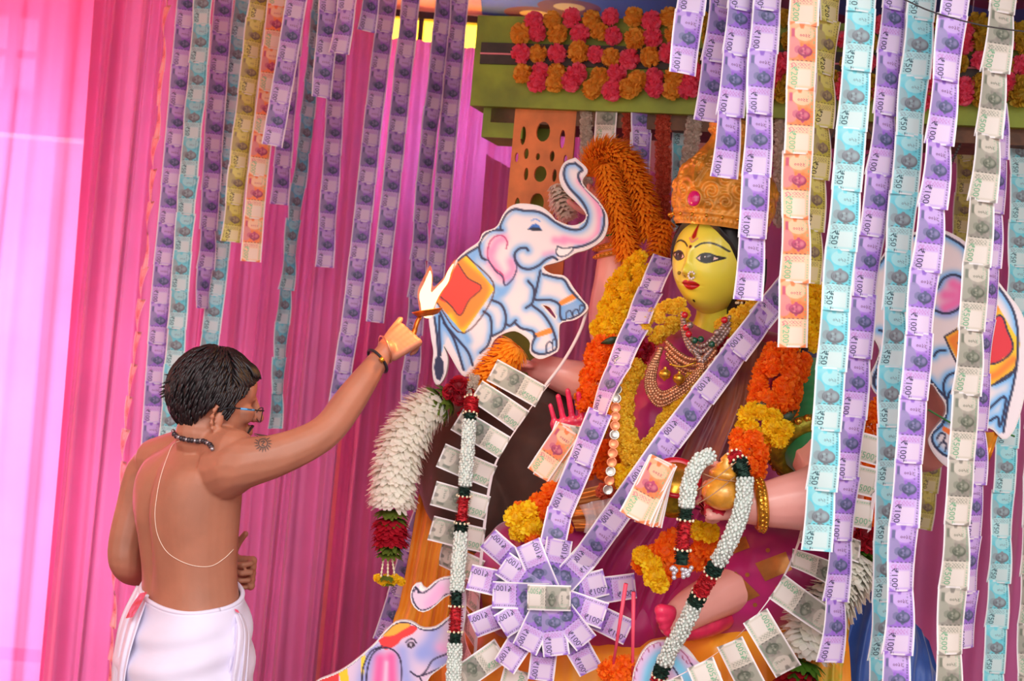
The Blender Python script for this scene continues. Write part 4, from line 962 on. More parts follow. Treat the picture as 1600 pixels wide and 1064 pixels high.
g = G(); g.add(*tube(cr_path([tuple(HL(0, 0.02, -0.06)), tuple(HL(0.0, 0.035, -0.15)), tuple(W(1108, 545, 3.82))], 12), [0.07, 0.062, 0.058, 0.056, 0.056, 0.056, 0.058, 0.06, 0.064, 0.07, 0.08, 0.09], 24))
g.obj('neck', mat('face_green', (214, 208, 44)), idol)
# nose ring (image-right nostril) and pearl stud
g = G(); c = HL(0.024, -0.142, -0.036)
g.add(*tube([c + HR.to_3x3() @ Vector((0.009 * math.cos(a), 0.0, 0.009 * math.sin(a))) for a in np.linspace(0.4, 6.0, 22)], 0.0026, 6)); nr = g.obj('nose_ring', mat('silver_stones', (214, 204, 200), 0.25, metal=0.6), idol)
for a in np.linspace(0.6, 5.6, 8): G().add(*ball(c + HR.to_3x3() @ Vector((0.009 * math.cos(a), -0.002, 0.009 * math.sin(a))), 0.0032, 7, 5)).obj('stone', mat('white_stone', (245, 238, 235), 0.15, coat=0.5), nr)
G().add(*ball(HL(-0.024, -0.128, -0.034), 0.005, 8, 6)).obj('nose_stud', mat('bronze_stud', (150, 130, 60), 0.3, metal=0.5), idol)

# crown: embossed golden relief round a turned body
def crown_r(t):   # t 0..1 bottom to top -> radius, height
    r = np.interp(t, [0, 0.06, 0.2, 0.38, 0.55, 0.70, 0.80, 0.86, 0.9, 0.95, 1.0], [0.124, 0.128, 0.138, 0.140, 0.122, 0.088, 0.066, 0.060, 0.068, 0.070, 0.058]); return r
CH = 0.285; CM = Matrix.Translation(HL(0.0, 0.012, 0.082)) @ HR @ Matrix.Rotation(R(-6), 4, 'X')
ncr, mcr = 300, 130; V = []
scr = []                                        # scroll centres (angle, height, size, sense)
for k, (a, z, s) in enumerate(((0.33, 0.085, 0.03), (0.62, 0.062, 0.026), (0.30, 0.045, 0.022), (0.85, 0.10, 0.03), (0.55, 0.125, 0.026), (1.15, 0.07, 0.03), (1.4, 0.11, 0.03), (1.0, 0.15, 0.022), (1.7, 0.07, 0.03), (2.0, 0.11, 0.03), (2.4, 0.07, 0.03), (2.8, 0.1, 0.03), (0.16, 0.165, 0.018), (0.38, 0.17, 0.018))):
    for sg in (1, -1): scr.append((a * sg, z, s, sg))
for j in range(mcr + 1):
    t = j / mcr; z = CH * t; r0 = float(crown_r(t))
    for i in range(ncr):
        a = -math.pi + 2 * math.pi * i / ncr; h = 0.0
        # beaded bands
        if t < 0.14:
            h += 0.004 * (0.5 + 0.5 * math.cos(a * 62)) * math.exp(-((t - 0.045) / 0.018) ** 2) + 0.003 * math.exp(-((t - 0.10) / 0.012) ** 2) + 0.003 * (0.5 + 0.5 * math.cos(a * 50)) * math.exp(-((t - 0.125) / 0.012) ** 2)
        elif t < 0.82:
            for (ca, cz, s, sg) in scr:
                dx = (a - ca) * r0; dz = z - cz
                if abs(dx) < s * 1.3 and abs(dz) < s * 1.3:
                    d = math.hypot(dx, dz) / s
                    if d < 1.25: h = max(h, 0.0085 * (1 - d * 0.55) * (0.5 + 0.5 * math.cos(d * 9.5 - sg * math.atan2(dz, dx))))
            dx = a * r0                           # tall central leaf with rim above the jewel
            dl = abs(dx) / 0.017 + abs(z - 0.145) / 0.052
            if dl < 1.25: h = max(h, 0.012 * (0.5 + 0.5 * math.cos((dl - 0.85) * 9)) if dl > 0.5 else 0.006)
            dj = math.hypot(dx, z - 0.062); 
            if dj < 0.034: h = max(h, 0.010 * math.exp(-((dj - 0.023) / 0.005) ** 2))
        else:
            h += 0.003 * (0.5 + 0.5 * math.cos(a * 34)) * (math.exp(-((t - 0.9) / 0.02) ** 2) + math.exp(-((t - 0.965) / 0.014) ** 2))
        r = r0 + h * 1.25; V.append(CM @ Vector((r * math.sin(a) * 0.93, -r * math.cos(a), z)))
f = [(j * ncr + i, j * ncr + (i + 1) % ncr, (j + 1) * ncr + (i + 1) % ncr, (j + 1) * ncr + i) for j in range(mcr) for i in range(ncr)] + [tuple(mcr * ncr + i for i in range(ncr))]
crown = G().add(V, f).obj('crown', M_gold, idol)
jr = float(crown_r(0.062 / CH)); G().add(*ball(CM @ Vector((0, -jr - 0.006, 0.062)), (0.0185, 0.009, 0.0205), 20, 12, CM.to_3x3())).obj('jewel', mat('pink_jewel', (226, 14, 128), 0.12, coat=0.8, spec=0.8), crown)
# pointed plates along the crown's rim
for k in range(9):
    a = -1.2 + 0.3 * k; r = 0.143
    G().add(*ball(CM @ Vector((r * math.sin(a) * 0.93, -r * math.cos(a), 0.022)), 0.0055, 8, 6)).obj('crown_stud', M_goldm, crown)

# body: torso and blouse
g = G(); chain(g, [(1108, 548, 3.84, 0.085), (1085, 600, 3.80, 0.15), (1070, 680, 3.80, 0.145), (1050, 760, 3.80, 0.14), (1040, 850, 3.80, 0.17)], 0.35)
chain(g, [(1000, 560, 3.98, 0.085), (1108, 555, 3.84, 0.095), (1215, 575, 3.66, 0.09)], 0.3)
chain(g, [(1030, 640, 3.76, 0.085), (1032, 660, 3.74, 0.085)], 0.3); chain(g, [(1130, 650, 3.66, 0.085), (1130, 668, 3.65, 0.085)], 0.3)
me = remesh(g, 0.008, 8); me.materials.append(M_sari); link('torso', me, idol)
# arms and feet of painted plaster, one mesh per limb
def limb(name, build, mt=M_skin, voxel=0.005, sm=6):
    g = G(); build(g); me = remesh(g, voxel, sm); me.materials.append(mt); return link(name, me, idol)
def b(g):
    chain(g, [(1000, 565, 4.02, 0.07), (962, 530, 4.05, 0.068), (955, 490, 4.06, 0.066), (962, 430, 4.06, 0.060), (958, 385, 4.06, 0.045), (948, 345, 4.06, 0.036)])
    hand(g, W(947, 345, 4.06), (W(930, 285, 4.05) - W(947, 345, 4.06)), (0.3, 1, 0), (-1, 0, 0), (38, 42, 46, 50), size=0.17)
limb('raised_arm', b)
def b(g):
    chain(g, [(1000, 560, 4.0, 0.07), (945, 600, 4.03, 0.066), (895, 592, 4.05, 0.055), (860, 580, 4.05, 0.044), (842, 577, 4.05, 0.036)])
    hand(g, W(845, 578, 4.05), (W(803, 567, 4.04) - W(845, 578, 4.05)), (0, 0.3, 1), (0, -1, 0), (42, 45, 48, 50), size=0.16)
limb('side_arm', b)
def b(g):
    chain(g, [(985, 590, 3.95, 0.07), (960, 690, 3.88, 0.062), (945, 745, 3.82, 0.056), (915, 725, 3.80, 0.042), (902, 700, 3.80, 0.033)])
limb('blessing_arm', b)
M_redhand = mat('red_palm_paint', (238, 50, 96), 0.35, var=0.15, scale=25, coat=0.3)
def b(g):
    chain(g, [(902, 722, 3.80, 0.034), (898, 708, 3.80, 0.036)])
    hand(g, W(897, 716, 3.80), (W(880, 612, 3.80) - W(897, 716, 3.80)), (0.25, 1, 0), (1, 0, 0), (3, 4, 4, 3), size=0.195, spread=0.05, thumb=(0.45, 0.1))
limb('red_palm', b, M_redhand, 0.0035, 3)
def b(g):
    chain(g, [(1235, 600, 3.60, 0.08), (1272, 690, 3.45, 0.075), (1305, 755, 3.36, 0.075), (1270, 778, 3.32, 0.074), (1225, 785, 3.31, 0.062), (1180, 790, 3.30, 0.046), (1160, 790, 3.30, 0.04)])
    hand(g, W(1172, 788, 3.30), (W(1095, 780, 3.28) - W(1172, 788, 3.30)), (0.05, -0.75, 0.5), (0, 0, 1), (66, 70, 72, 74), size=0.20, thumb=(0.5, -0.5), tcurl=35)
pa = limb('pot_arm', b)
pbv = BVHTree.FromPolygons([v.co.copy() for v in pa.data.vertices], [tuple(p.vertices) for p in pa.data.polygons])
for bx, by, br in ((1106, 784, 15), (1124, 796, 9), (1098, 798, 7)):       # vermilion daubed on the fist
    V = []
    for i in range(7):
        for k in range(18):
            a = 2 * math.pi * k / 18; r = br * i / 6 * (1 + 0.25 * math.sin(3 * a + bx) + 0.15 * math.sin(7 * a)); d = (W(bx + r * math.cos(a), by + r * math.sin(a), 1.0) - CAM0).normalized()
            h = pbv.ray_cast(CAM0, d); V.append((h[0] + h[1] * 0.0012) if h[0] is not None else (pbv.find_nearest(CAM0 + d * 3.28)[0]))
    G().add(V, [(i * 18 + k, (i + 1) * 18 + k, (i + 1) * 18 + (k + 1) % 18, i * 18 + (k + 1) % 18) for i in range(6) for k in range(18)]).obj('vermilion', mat('vermilion_paste', (210, 26, 60), 0.4, var=0.2, scale=60), pa)
def b(g):
    chain(g, [(1285, 630, 3.74, 0.07), (1370, 672, 3.90, 0.064), (1450, 704, 3.90, 0.058), (1445, 640, 3.97, 0.054), (1405, 560, 4.04, 0.048), (1388, 480, 4.06, 0.04)])
    hand(g, W(1388, 485, 4.06), (W(1374, 430, 4.05) - W(1388, 485, 4.06)), (0.2, 1, 0), (1, 0, 0), (40, 42, 44, 46), size=0.16)
limb('rear_arm', b)
def b(g):
    chain(g, [(1180, 900, 3.55, 0.07), (1120, 930, 3.50, 0.058), (1082, 950, 3.46, 0.050), (1060, 966, 3.445, 0.042), (1050, 974, 3.44, 0.034)])
    for k, (x, y, yy, r) in enumerate(((1034, 954, 3.405, 0.016), (1034, 967, 3.405, 0.013), (1038, 978, 3.41, 0.012), (1044, 987, 3.415, 0.011), (1052, 994, 3.42, 0.010))): chain(g, [(1060, 960 + 6 * k, yy + 0.02, r * 1.15), (x, y, yy, r)])
limb('foot', b)
def b(g):
    for k, (x, y, yy, r) in enumerate(((1033, 954, 3.404, 0.0172), (1033, 967, 3.404, 0.0142), (1037, 978, 3.409, 0.0132), (1043, 987, 3.414, 0.0122), (1051, 994, 3.419, 0.0112))): chain(g, [(1047, 957 + 7 * k, yy + 0.008, r * 1.05), (x, y, yy, r)])
    chain(g, [(1050, 985, 3.44, 0.02), (1075, 985, 3.47, 0.026), (1110, 975, 3.50, 0.03), (1130, 965, 3.52, 0.03)])
limb('red_foot_paint', b, M_redhand, 0.004, 3)
# green sleeve, armlets, bracelets
def b(g): chain(g, [(1228, 588, 3.63, 0.098), (1255, 640, 3.54, 0.095), (1272, 690, 3.45, 0.088)])
limb('sleeve', b, M_greenv, 0.006, 8)
def ring(name, a, c, r, rr, mt, parent=idol, n=40, beads=0):
    A, Cc = W(*a), W(*c); d = (Cc - A).normalized(); u = d.orthogonal().normalized(); w = d.cross(u); g = G()
    P = [A + (u * math.cos(t) + w * math.sin(t)) * r for t in np.linspace(0, 2 * math.pi, n)]; g.add(*tube(P, rr, 8, False)); o = g.obj(name, mt, parent)
    if beads:
        h = G()
        for k in range(beads):
            t = 2 * math.pi * k / beads; h.add(*ball(A + (u * math.cos(t) + w * math.sin(t)) * (r + rr * 0.8), rr * 0.5, 6, 5))
        h.obj('embossing', M_goldm, o)
    return o
M_olive = mat('embossed_olive_gold', (178, 168, 40), 0.35, metal=0.5, var=0.3, scale=60, bump=0.6, bscale=90)
ring('armlet', (1272, 700, 3.44), (1280, 725, 3.40), 0.088, 0.022, M_olive, beads=30)
ring('pauldron', (1262, 590, 3.62), (1285, 600, 3.58), 0.075, 0.03, mat('slate_blue_emboss', (70, 84, 128), 0.5, var=0.3, scale=50, bump=0.6, bscale=80), beads=24)
ring('bracelet', (1184, 789, 3.30), (1172, 790, 3.30), 0.050, 0.011, M_goldm, beads=26); ring('bracelet', (1190, 789, 3.30), (1172, 790, 3.30), 0.056, 0.008, M_goldm, beads=30)
ring('bracelet', (957, 384, 4.06), (950, 350, 4.06), 0.048, 0.009, M_gold, beads=24); ring('bracelet', (959, 396, 4.06), (950, 350, 4.06), 0.052, 0.008, M_gold, beads=26)
# sari: lap with crossed legs, folds pressed into it
def lap(name, chains, mt, fold, seed, voxel=0.009):
    g = G()
    for c in chains: chain(g, c, 0.3)
    me = remesh(g, voxel, 10)
    for v in me.vertices:
        p = v.co; h = fold * (math.sin(p.x * 34 + p.z * 22 + 2.0 * noise.noise(p * 5 + Vector((seed, 0, 0)))) + 0.6 * noise.noise(p * 9)); v.co = p + v.normal * h
    me.materials.append(mt); return link(name, me, idol)
lapo = lap('sari_lap', [[(1060, 850, 3.86, 0.165), (950, 870, 3.84, 0.16), (850, 890, 3.84, 0.165), (815, 905, 3.86, 0.15)], [(1070, 860, 3.76, 0.16), (1160, 880, 3.62, 0.145), (1240, 890, 3.52, 0.12)], [(1240, 905, 3.52, 0.11), (1160, 935, 3.58, 0.095), (1090, 950, 3.62, 0.09)], [(820, 930, 3.86, 0.13), (900, 960, 3.80, 0.12), (1000, 970, 3.72, 0.12)]], M_sari, 0.0035, 3)
cloth('sari_pleats', [[(1010, 770, 3.66), (1060, 790, 3.62), (1110, 800, 3.60)], [(930, 850, 3.66), (1000, 880, 3.62), (1080, 890, 3.58)], [(900, 940, 3.68), (980, 960, 3.63), (1050, 950, 3.58)], [(930, 1010, 3.70), (990, 1000, 3.66), (1040, 990, 3.6)]], M_sari, idol, folds=(4, 0.008, 'u'), seed=4)
cloth('zari_border', [[(885, 770, 3.72), (930, 760, 3.70), (985, 745, 3.68), (1010, 750, 3.66)], [(890, 800, 3.70), (935, 795, 3.68), (985, 780, 3.66), (1015, 785, 3.64)], [(900, 830, 3.69), (940, 830, 3.67), (985, 815, 3.65), (1015, 810, 3.63)]], M_copper, idol, folds=(3, 0.006, 'v'), seed=2)
cloth('pallu', [[(1130, 545, 3.68), (1170, 530, 3.62), (1215, 540, 3.56)], [(1105, 620, 3.62), (1160, 620, 3.54), (1225, 640, 3.48)], [(1070, 700, 3.60), (1130, 700, 3.52), (1200, 720, 3.45)], [(1040, 770, 3.60), (1090, 780, 3.53), (1160, 800, 3.46)]], M_wine, idol, folds=(3.5, 0.010, 'u'), seed=6)
cloth('pallu_border', [[(1210, 560, 3.53), (1235, 570, 3.52)], [(1180, 640, 3.47), (1205, 660, 3.45)], [(1120, 730, 3.46), (1150, 745, 3.44)], [(1080, 790, 3.48), (1110, 800, 3.46)]], M_sari, idol, nu=12, folds=(1, 0.004, 'u'), seed=7)
lbv = BVHTree.FromPolygons([v.co.copy() for v in lapo.data.vertices], [tuple(p.vertices) for p in lapo.data.polygons])
def on_lap(px, py, off):
    d = (W(px, py, 1.0) - CAM0).normalized(); h = lbv.ray_cast(CAM0, d)
    return (h[0] + h[1] * off) if h[0] is not None else lbv.find_nearest(W(px, py, 3.6))[0]
# woven gold panels and dots in the silk, lying on the lap
for quad in (((1180, 880), (1228, 862), (1238, 890), (1196, 908)), ((1122, 905), (1150, 893), (1188, 930), (1148, 948)), ((1000, 925), (1042, 912), (1032, 946), (985, 952)), ((752, 930), (764, 905), (776, 960), (762, 985)), ((1130, 850), (1165, 838), (1172, 856), (1140, 868))):
    Q = np.array(quad, float); V = []
    for i in range(13):
        for j in range(13):
            u, v = i / 12, j / 12; p = (Q[0] * (1 - u) + Q[1] * u) * (1 - v) + (Q[3] * (1 - u) + Q[2] * u) * v; V.append(on_lap(p[0], p[1], 0.0012))
    G().add(V, [(i * 13 + j, i * 13 + j + 1, i * 13 + j + 14, i * 13 + j + 13) for i in range(12) for j in range(12)]).obj('zari_panel', M_copper, idol)
gd = G()
for x, y in ((770, 868), (782, 846), (775, 905), (800, 870), (790, 940), (772, 890), (1168, 898), (1150, 925), (1200, 860), (1215, 918), (1180, 945), (1120, 892), (960, 905), (990, 960), (965, 985), (815, 985)):
    gd.add([on_lap(x, y, 0.0012)] + [on_lap(x + 3.6 * math.cos(a), y + 3.6 * math.sin(a), 0.0012) for a in np.arange(0, 6.2, 0.785)], [(0, 1 + i, 1 + (i + 1) % 8) for i in range(8)])
gd.obj('zari_dots', M_copper, idol)['kind'] = 'stuff'
# seat
st = thing('idol_platform', 'orange silk covered platform under the seated statue', 'platform')
G().add(*box((0.47, 4.0, 0.42), (0.82, 0.5, 0.84), -YAW)).obj('base', mat('dark_wood', (90, 56, 40), 0.6, var=0.3), st, smooth=False)
cloth('silk_cover', [[(690, 985, 4.0), (800, 975, 3.86), (920, 980, 3.74), (1060, 985, 3.64), (1180, 960, 3.58), (1300, 930, 3.6)], [(690, 1020, 3.92), (800, 1010, 3.78), (920, 1015, 3.66), (1060, 1010, 3.56), (1180, 990, 3.50), (1320, 980, 3.5)], [(690, 1060, 3.88), (800, 1060, 3.74), (920, 1060, 3.62), (1060, 1060, 3.54), (1190, 1055, 3.48), (1330, 1050, 3.46)], [(690, 1300, 3.84), (800, 1310, 3.7), (920, 1320, 3.58), (1060, 1330, 3.5), (1200, 1340, 3.44), (1340, 1330, 3.42)]], M_silk, st, nu=90, nv=50, folds=(9, 0.010, 'u'), seed=9)
zl = min(v.co.z for v in lapo.data.vertices)
G().add(*ball((0.42, 3.86, (zl + 0.84) / 2 + 0.01), (0.36, 0.19, max(0.03, (zl - 0.84) / 2 + 0.05)), 28, 14, Matrix.Rotation(-YAW, 3, 'Z'))).obj('seat_bolster', mat('dark_wood', (90, 56, 40)), st)
# ================================================================== cushion, drapes and offerings round the idol
M_brown = mat('brown_cloth', (84, 50, 38), 0.75, var=0.2, scale=8, sheen=0.2)
g = G(); chain(g, [(722, 690, 4.12, 0.125), (718, 745, 4.12, 0.135), (750, 800, 4.10, 0.115)]); chain(g, [(760, 680, 4.12, 0.13), (830, 700, 4.12, 0.15), (860, 780, 4.10, 0.15)]); chain(g, [(790, 640, 4.15, 0.10), (850, 640, 4.15, 0.10)])
me = remesh(g, 0.009, 10)
for v in me.vertices:
    p = v.co; v.co = p + v.normal * 0.006 * math.sin(p.x * 40 - p.z * 18 + 3 * noise.noise(p * 4))
me.materials.append(M_brown); tag(link('cushion', me), 'big dark brown cloth cushion beside the statue\'s lap', 'cushion')
cl = cloth('silk_drape', [[(655, 770, 4.16), (690, 790, 4.14), (725, 830, 4.12), (760, 870, 4.1)], [(640, 860, 4.14), (680, 870, 4.11), (720, 880, 4.1), (760, 900, 4.08)], [(625, 940, 4.13), (665, 950, 4.1), (715, 950, 4.08), (760, 960, 4.06)], [(610, 1010, 4.12), (660, 1020, 4.1), (710, 1020, 4.07), (760, 1030, 4.05)], [(600, 1330, 4.1), (650, 1340, 4.08), (710, 1340, 4.05), (760, 1350, 4.03)]], M_silk, None, nu=60, nv=50, folds=(5, 0.012, 'u'), seed=3)
tag(cl, 'orange silk drape falling below the brown cushion', 'cloth')
cl = cloth('blue_drape', [[(1335, 930, 3.75), (1380, 920, 3.7), (1420, 960, 3.7), (1450, 1000, 3.75)], [(1310, 1010, 3.7), (1370, 1000, 3.66), (1430, 1010, 3.66), (1465, 1050, 3.7)], [(1300, 1080, 3.66), (1370, 1080, 3.62), (1430, 1080, 3.62), (1480, 1090, 3.66)], [(1290, 1330, 3.62), (1370, 1340, 3.58), (1440, 1340, 3.58), (1500, 1340, 3.62)]], mat('royal_blue_cloth', (28, 58, 128), 0.5, col2=(44, 84, 160), scale=8, sheen=0.4), None, folds=(5, 0.012, 'u'), seed=5)
tag(cl, 'royal blue cloth draped beside the statue\'s seat', 'cloth')
cl = cloth('floral_drape', [[(1282, 975, 3.53), (1305, 965, 3.53), (1330, 955, 3.55)], [(1275, 1010, 3.47), (1300, 1010, 3.47), (1324, 1012, 3.48)], [(1268, 1060, 3.43), (1292, 1065, 3.43), (1316, 1070, 3.44)], [(1260, 1330, 3.38), (1285, 1335, 3.38), (1310, 1340, 3.38)]], mat('orange_floral_cloth', (240, 150, 40), 0.6, col2=(170, 170, 50), scale=26), None, nu=20, folds=(2, 0.008, 'u'), seed=6)
tag(cl, 'orange floral cloth edging the royal blue drape', 'cloth')

# ---- white, red and green garland curving round the cushion
t = thing('flower_garland', 'thick white chrysanthemum garland with red rose ring and bead tassel on the brown cushion', 'garland')
bloom_roll(t, [('leaf', [(702, 622, 3.88), (690, 628, 3.88)], [0.05, 0.06], 0.012), ('white', [(690, 628, 3.88), (655, 652, 3.87), (628, 700, 3.86), (616, 750, 3.86), (612, 798, 3.86)], [0.062, 0.072, 0.076, 0.072, 0.066], 0.0135),
               ('leaf', [(612, 798, 3.86), (612, 812, 3.86)], [0.052, 0.046], 0.010), ('red', [(611, 812, 3.86), (610, 846, 3.86)], [0.052, 0.052], 0.009), ('leaf', [(610, 846, 3.86), (608, 866, 3.86)], [0.046, 0.04], 0.010)])
tz = thing('tassel', None, None) if False else None
for x in (600, 606, 612):
    g = G()
    for k in range(12): g.add(*ball(W(x + (x - 606) * k * 0.07, 868 + 2.9 * k, 3.85), 0.0036 if k % 2 else 0.0022, 7, 5))
    g.obj('bead_string', M_cream, t)
for k in range(9): put(t, 'yellow_flower', FL['yellow'][k % 2], W(590 + k * 4.6, 903 + (k % 3) * 3, 3.85 + 0.01 * (k % 2)), 0.012)
bloom_roll(t, [('leaf', [(606, 900, 3.86), (606, 912, 3.86)], [0.03, 0.02], 0.008)])
t = thing('rose_cluster', 'red rose heads at the top of the jasmine strand beside the elephant\'s tail', 'flowers')
for x, y, r in ((716, 602, 0.026), (703, 612, 0.022), (728, 610, 0.024), (718, 622, 0.022), (735, 640, 0.022), (726, 648, 0.02), (738, 652, 0.018)): put(t, 'rose', random.choice(FL['rose']), W(x, y, 3.84), r)
for k in range(10): put(t, 'blossom', FL['white'][0], W(744 + random.uniform(-12, 12), 600 + random.uniform(-14, 16), 3.83), 0.009)
t = thing('marigold_roll', 'thick orange marigold roll standing below the rearing elephant', 'garland')
bloom_roll(t, [('orange', [(748, 606, 3.88), (778, 572, 3.88), (812, 534, 3.87)], [0.048, 0.056, 0.054], 0.011)], -1)

# ---- jasmine strands
def fr_(L, a): return a
t = thing('jasmine_strand', 'long jasmine strand with red and green bands hanging before the brown cushion', 'garland')
def segs(marks, y0, y1): return [(k, (a - y0) / (y1 - y0), (b_ - y0) / (y1 - y0)) for k, a, b_ in marks]
jasmine(t, [(737, 622, 3.76), (733, 665, 3.72), (728, 740, 3.70), (721, 820, 3.69), (714, 920, 3.60), (711, 1000, 3.58), (708, 1090, 3.56)], segs([('r', 622, 652), ('g', 652, 664), ('w', 664, 766), ('g', 766, 780), ('r', 780, 822), ('g', 822, 840), ('w', 840, 936), ('g', 936, 956), ('r', 956, 994), ('g', 994, 1012), ('w', 1012, 1090)], 622, 1090), 0.0175)
t = thing('jasmine_strand', 'jasmine strand with red and green bands looped over the statue\'s fist', 'garland')
jasmine(t, [(1110, 712, 3.22), (1092, 722, 3.20), (1078, 752, 3.20), (1072, 800, 3.20), (1068, 840, 3.20), (1065, 882, 3.20)], segs([('w', 700, 797), ('g', 797, 814), ('r', 814, 858), ('g', 858, 880)], 700, 880), 0.0175, 2)
jasmine(t, [(1146, 714, 3.25), (1158, 728, 3.22), (1164, 756, 3.21), (1158, 800, 3.21), (1140, 845, 3.22), (1118, 885, 3.26), (1092, 930, 3.32), (1068, 980, 3.36), (1044, 1022, 3.40), (1030, 1060, 3.42), (1020, 1095, 3.43)], segs([('r', 690, 706), ('g', 706, 728), ('w', 728, 850), ('g', 850, 868), ('r', 868, 910), ('g', 910, 930), ('w', 930, 1036), ('g', 1036, 1054), ('r', 1054, 1090)], 690, 1090), 0.0185, 3)
g = G()
for k in range(16): g.add(*ball(W(1065 + random.uniform(-18, 16), 895 + random.uniform(-8, 12), 3.19), 0.0055, 8, 6))
g.obj('bead_tassel', mat('silver_grey_beads', (196, 190, 196), 0.25, metal=0.4), t)

# ---- marigold garlands on the idol
garland('yellow and orange marigold garland over the statue\'s far shoulder', [('yellow', [(1012, 418, 3.92), (982, 455, 3.92), (962, 500, 3.91), (954, 530, 3.90)], 0.042, 0.026), ('orange', [(950, 548, 3.88), (942, 590, 3.84), (932, 630, 3.81), (925, 650, 3.80)], 0.040, 0.027), ('yellow', [(928, 668, 3.80), (925, 690, 3.78)], 0.02, 0.022), ('orange', [(935, 700, 3.76), (935, 740, 3.75)], 0.04, 0.027)], group='marigold garlands')
garland('orange and yellow marigold garland over the green sleeve', [('yellow', [(1268, 470, 3.58), (1258, 520, 3.52), (1250, 545, 3.49)], 0.035, 0.026), ('orange', [(1228, 565, 3.46), (1212, 600, 3.41), (1205, 640, 3.385)], 0.045, 0.026), ('yellow', [(1170, 652, 3.36), (1195, 665, 3.34), (1222, 680, 3.34)], 0.026, 0.023), ('orange', [(1172, 690, 3.34), (1166, 735, 3.32)], 0.030, 0.025)], group='marigold garlands')
tn = garland('lemon yellow flower garland with red roses round the neck', [('lemon', [(1062, 488, 3.70), (1035, 500, 3.69), (1008, 525, 3.68)], 0.030, 0.018), ('rose', [(1004, 540, 3.66), (996, 556, 3.66)], 0.018, 0.019),
    ('lemon', [(990, 568, 3.66), (974, 610, 3.65), (972, 660, 3.63), (985, 705, 3.61), (998, 735, 3.60)], 0.022, 0.017), ('lemon', [(1000, 735, 3.60), (1025, 690, 3.60), (1065, 630, 3.585), (1108, 572, 3.57)], 0.020, 0.016), ('rose', [(1112, 556, 3.57), (1128, 534, 3.57)], 0.016, 0.018), ('lemon', [(1136, 518, 3.58), (1160, 500, 3.57), (1182, 490, 3.57)], 0.026, 0.018)], group='marigold garlands')
garland('orange marigold garland hanging behind the right blue strip', [('orange', [(1365, 640, 3.62), (1362, 700, 3.58), (1352, 770, 3.55), (1342, 830, 3.54)], 0.035, 0.026)], group='marigold garlands')
t = thing('feather_garland', 'feathery orange marigold garland held up by the raised hand', 'garland')
bloom_roll(t, [('orange', [(925, 275, 4.03), (930, 248, 4.02), (952, 236, 4.0), (982, 262, 3.99), (1004, 318, 3.98), (1020, 385, 3.98)], [0.05, 0.052, 0.054, 0.056, 0.054, 0.05], 0.0125), ('orange', [(945, 258, 3.96), (962, 320, 3.96), (978, 380, 3.96), (985, 412, 3.96)], [0.045, 0.05, 0.05, 0.045], 0.0125)])
t = thing('feather_garland', 'short orange feathery garland between crown and far shoulder', 'garland')
bloom_roll(t, [('orange', [(1040, 345, 3.93), (1032, 375, 3.93), (1025, 400, 3.93)], [0.035, 0.04, 0.04], 0.0125)])
t = thing('chrysanthemum', 'white chrysanthemum bloom in the curl of the raised trunk', 'flower')
bloom_roll(t, [('white', [(868, 290, 4.13), (876, 312, 4.12), (890, 342, 4.11)], [0.028, 0.04, 0.03], 0.012)], 1)
t = thing('flower_garland', 'fresh white chrysanthemum garland below the fanned 500 notes', 'garland')
bloom_roll(t, [('leafd', [(1352, 838, 3.48), (1345, 862, 3.47)], [0.045, 0.05], 0.011), ('fresh', [(1342, 872, 3.44), (1322, 910, 3.42), (1290, 948, 3.40), (1266, 988, 3.385), (1256, 1028, 3.375)], [0.066, 0.07, 0.074, 0.076, 0.072], 0.014), ('leafd', [(1254, 1034, 3.375), (1250, 1048, 3.375)], [0.06, 0.05], 0.010), ('red', [(1249, 1050, 3.375), (1244, 1085, 3.37)], [0.056, 0.056], 0.010)])
t = thing('rose_cluster', 'dark red roses beside the hanging blue strip', 'flowers')
for x, y in ((1352, 832), (1362, 850), (1340, 846)): put(t, 'rose', random.choice(FL['rose']), W(x, y, 3.42), 0.024)
def cluster(label, items, cat='flowers'):
    t = thing('marigold_cluster', label, cat)
    for k, x, y, Y, r in items: put(t, 'marigold', random.choice(FL[k]), W(x, y, Y), r, Vector((random.uniform(-.3, .3), -1, random.uniform(0, .5))))
    return t
cluster('yellow and orange marigold cluster at the top of the note rosette', [('yellow', 806, 808, 3.66, .032), ('yellow', 826, 800, 3.66, .03), ('yellow', 830, 824, 3.65, .032), ('yellow', 812, 830, 3.66, .028), ('orange', 842, 786, 3.68, .03), ('orange', 862, 770, 3.69, .03), ('orange', 852, 800, 3.67, .028), ('orange', 832, 843, 3.64, .022), ('orange', 815, 800, 3.70, .03)])
cluster('orange and yellow marigold cluster on the lap below the fist', [('orange', 1040, 862, 3.42, .036), ('orange', 1022, 872, 3.42, .034), ('orange', 1060, 880, 3.42, .036), ('orange', 1030, 898, 3.42, .036), ('orange', 1050, 845, 3.44, .032), ('orange', 1085, 872, 3.42, .034), ('orange', 1104, 852, 3.40, .034), ('orange', 1005, 880, 3.43, .03), ('yellow', 1003, 868, 3.40, .024), ('yellow', 1018, 882, 3.39, .026), ('yellow', 1022, 900, 3.385, .028), ('yellow', 1030, 912, 3.385, .024), ('yellow', 1108, 832, 3.36, .026), ('yellow', 1088, 828, 3.37, .024), ('orange', 1116, 870, 3.42, .032)])
cluster('orange marigold at the foot of the pink incense sticks', [('orange', 960, 1044, 3.47, .030), ('orange', 976, 1040, 3.48, .028), ('orange', 950, 1048, 3.47, .026), ('orange', 968, 1058, 3.46, .028)])
cluster('yellow marigold heads tucked beside the copper sari border', [('yellow', 975, 752, 3.58, .024), ('yellow', 990, 742, 3.58, .022), ('yellow', 968, 738, 3.59, .022), ('coral', 945, 768, 3.62, .024)])
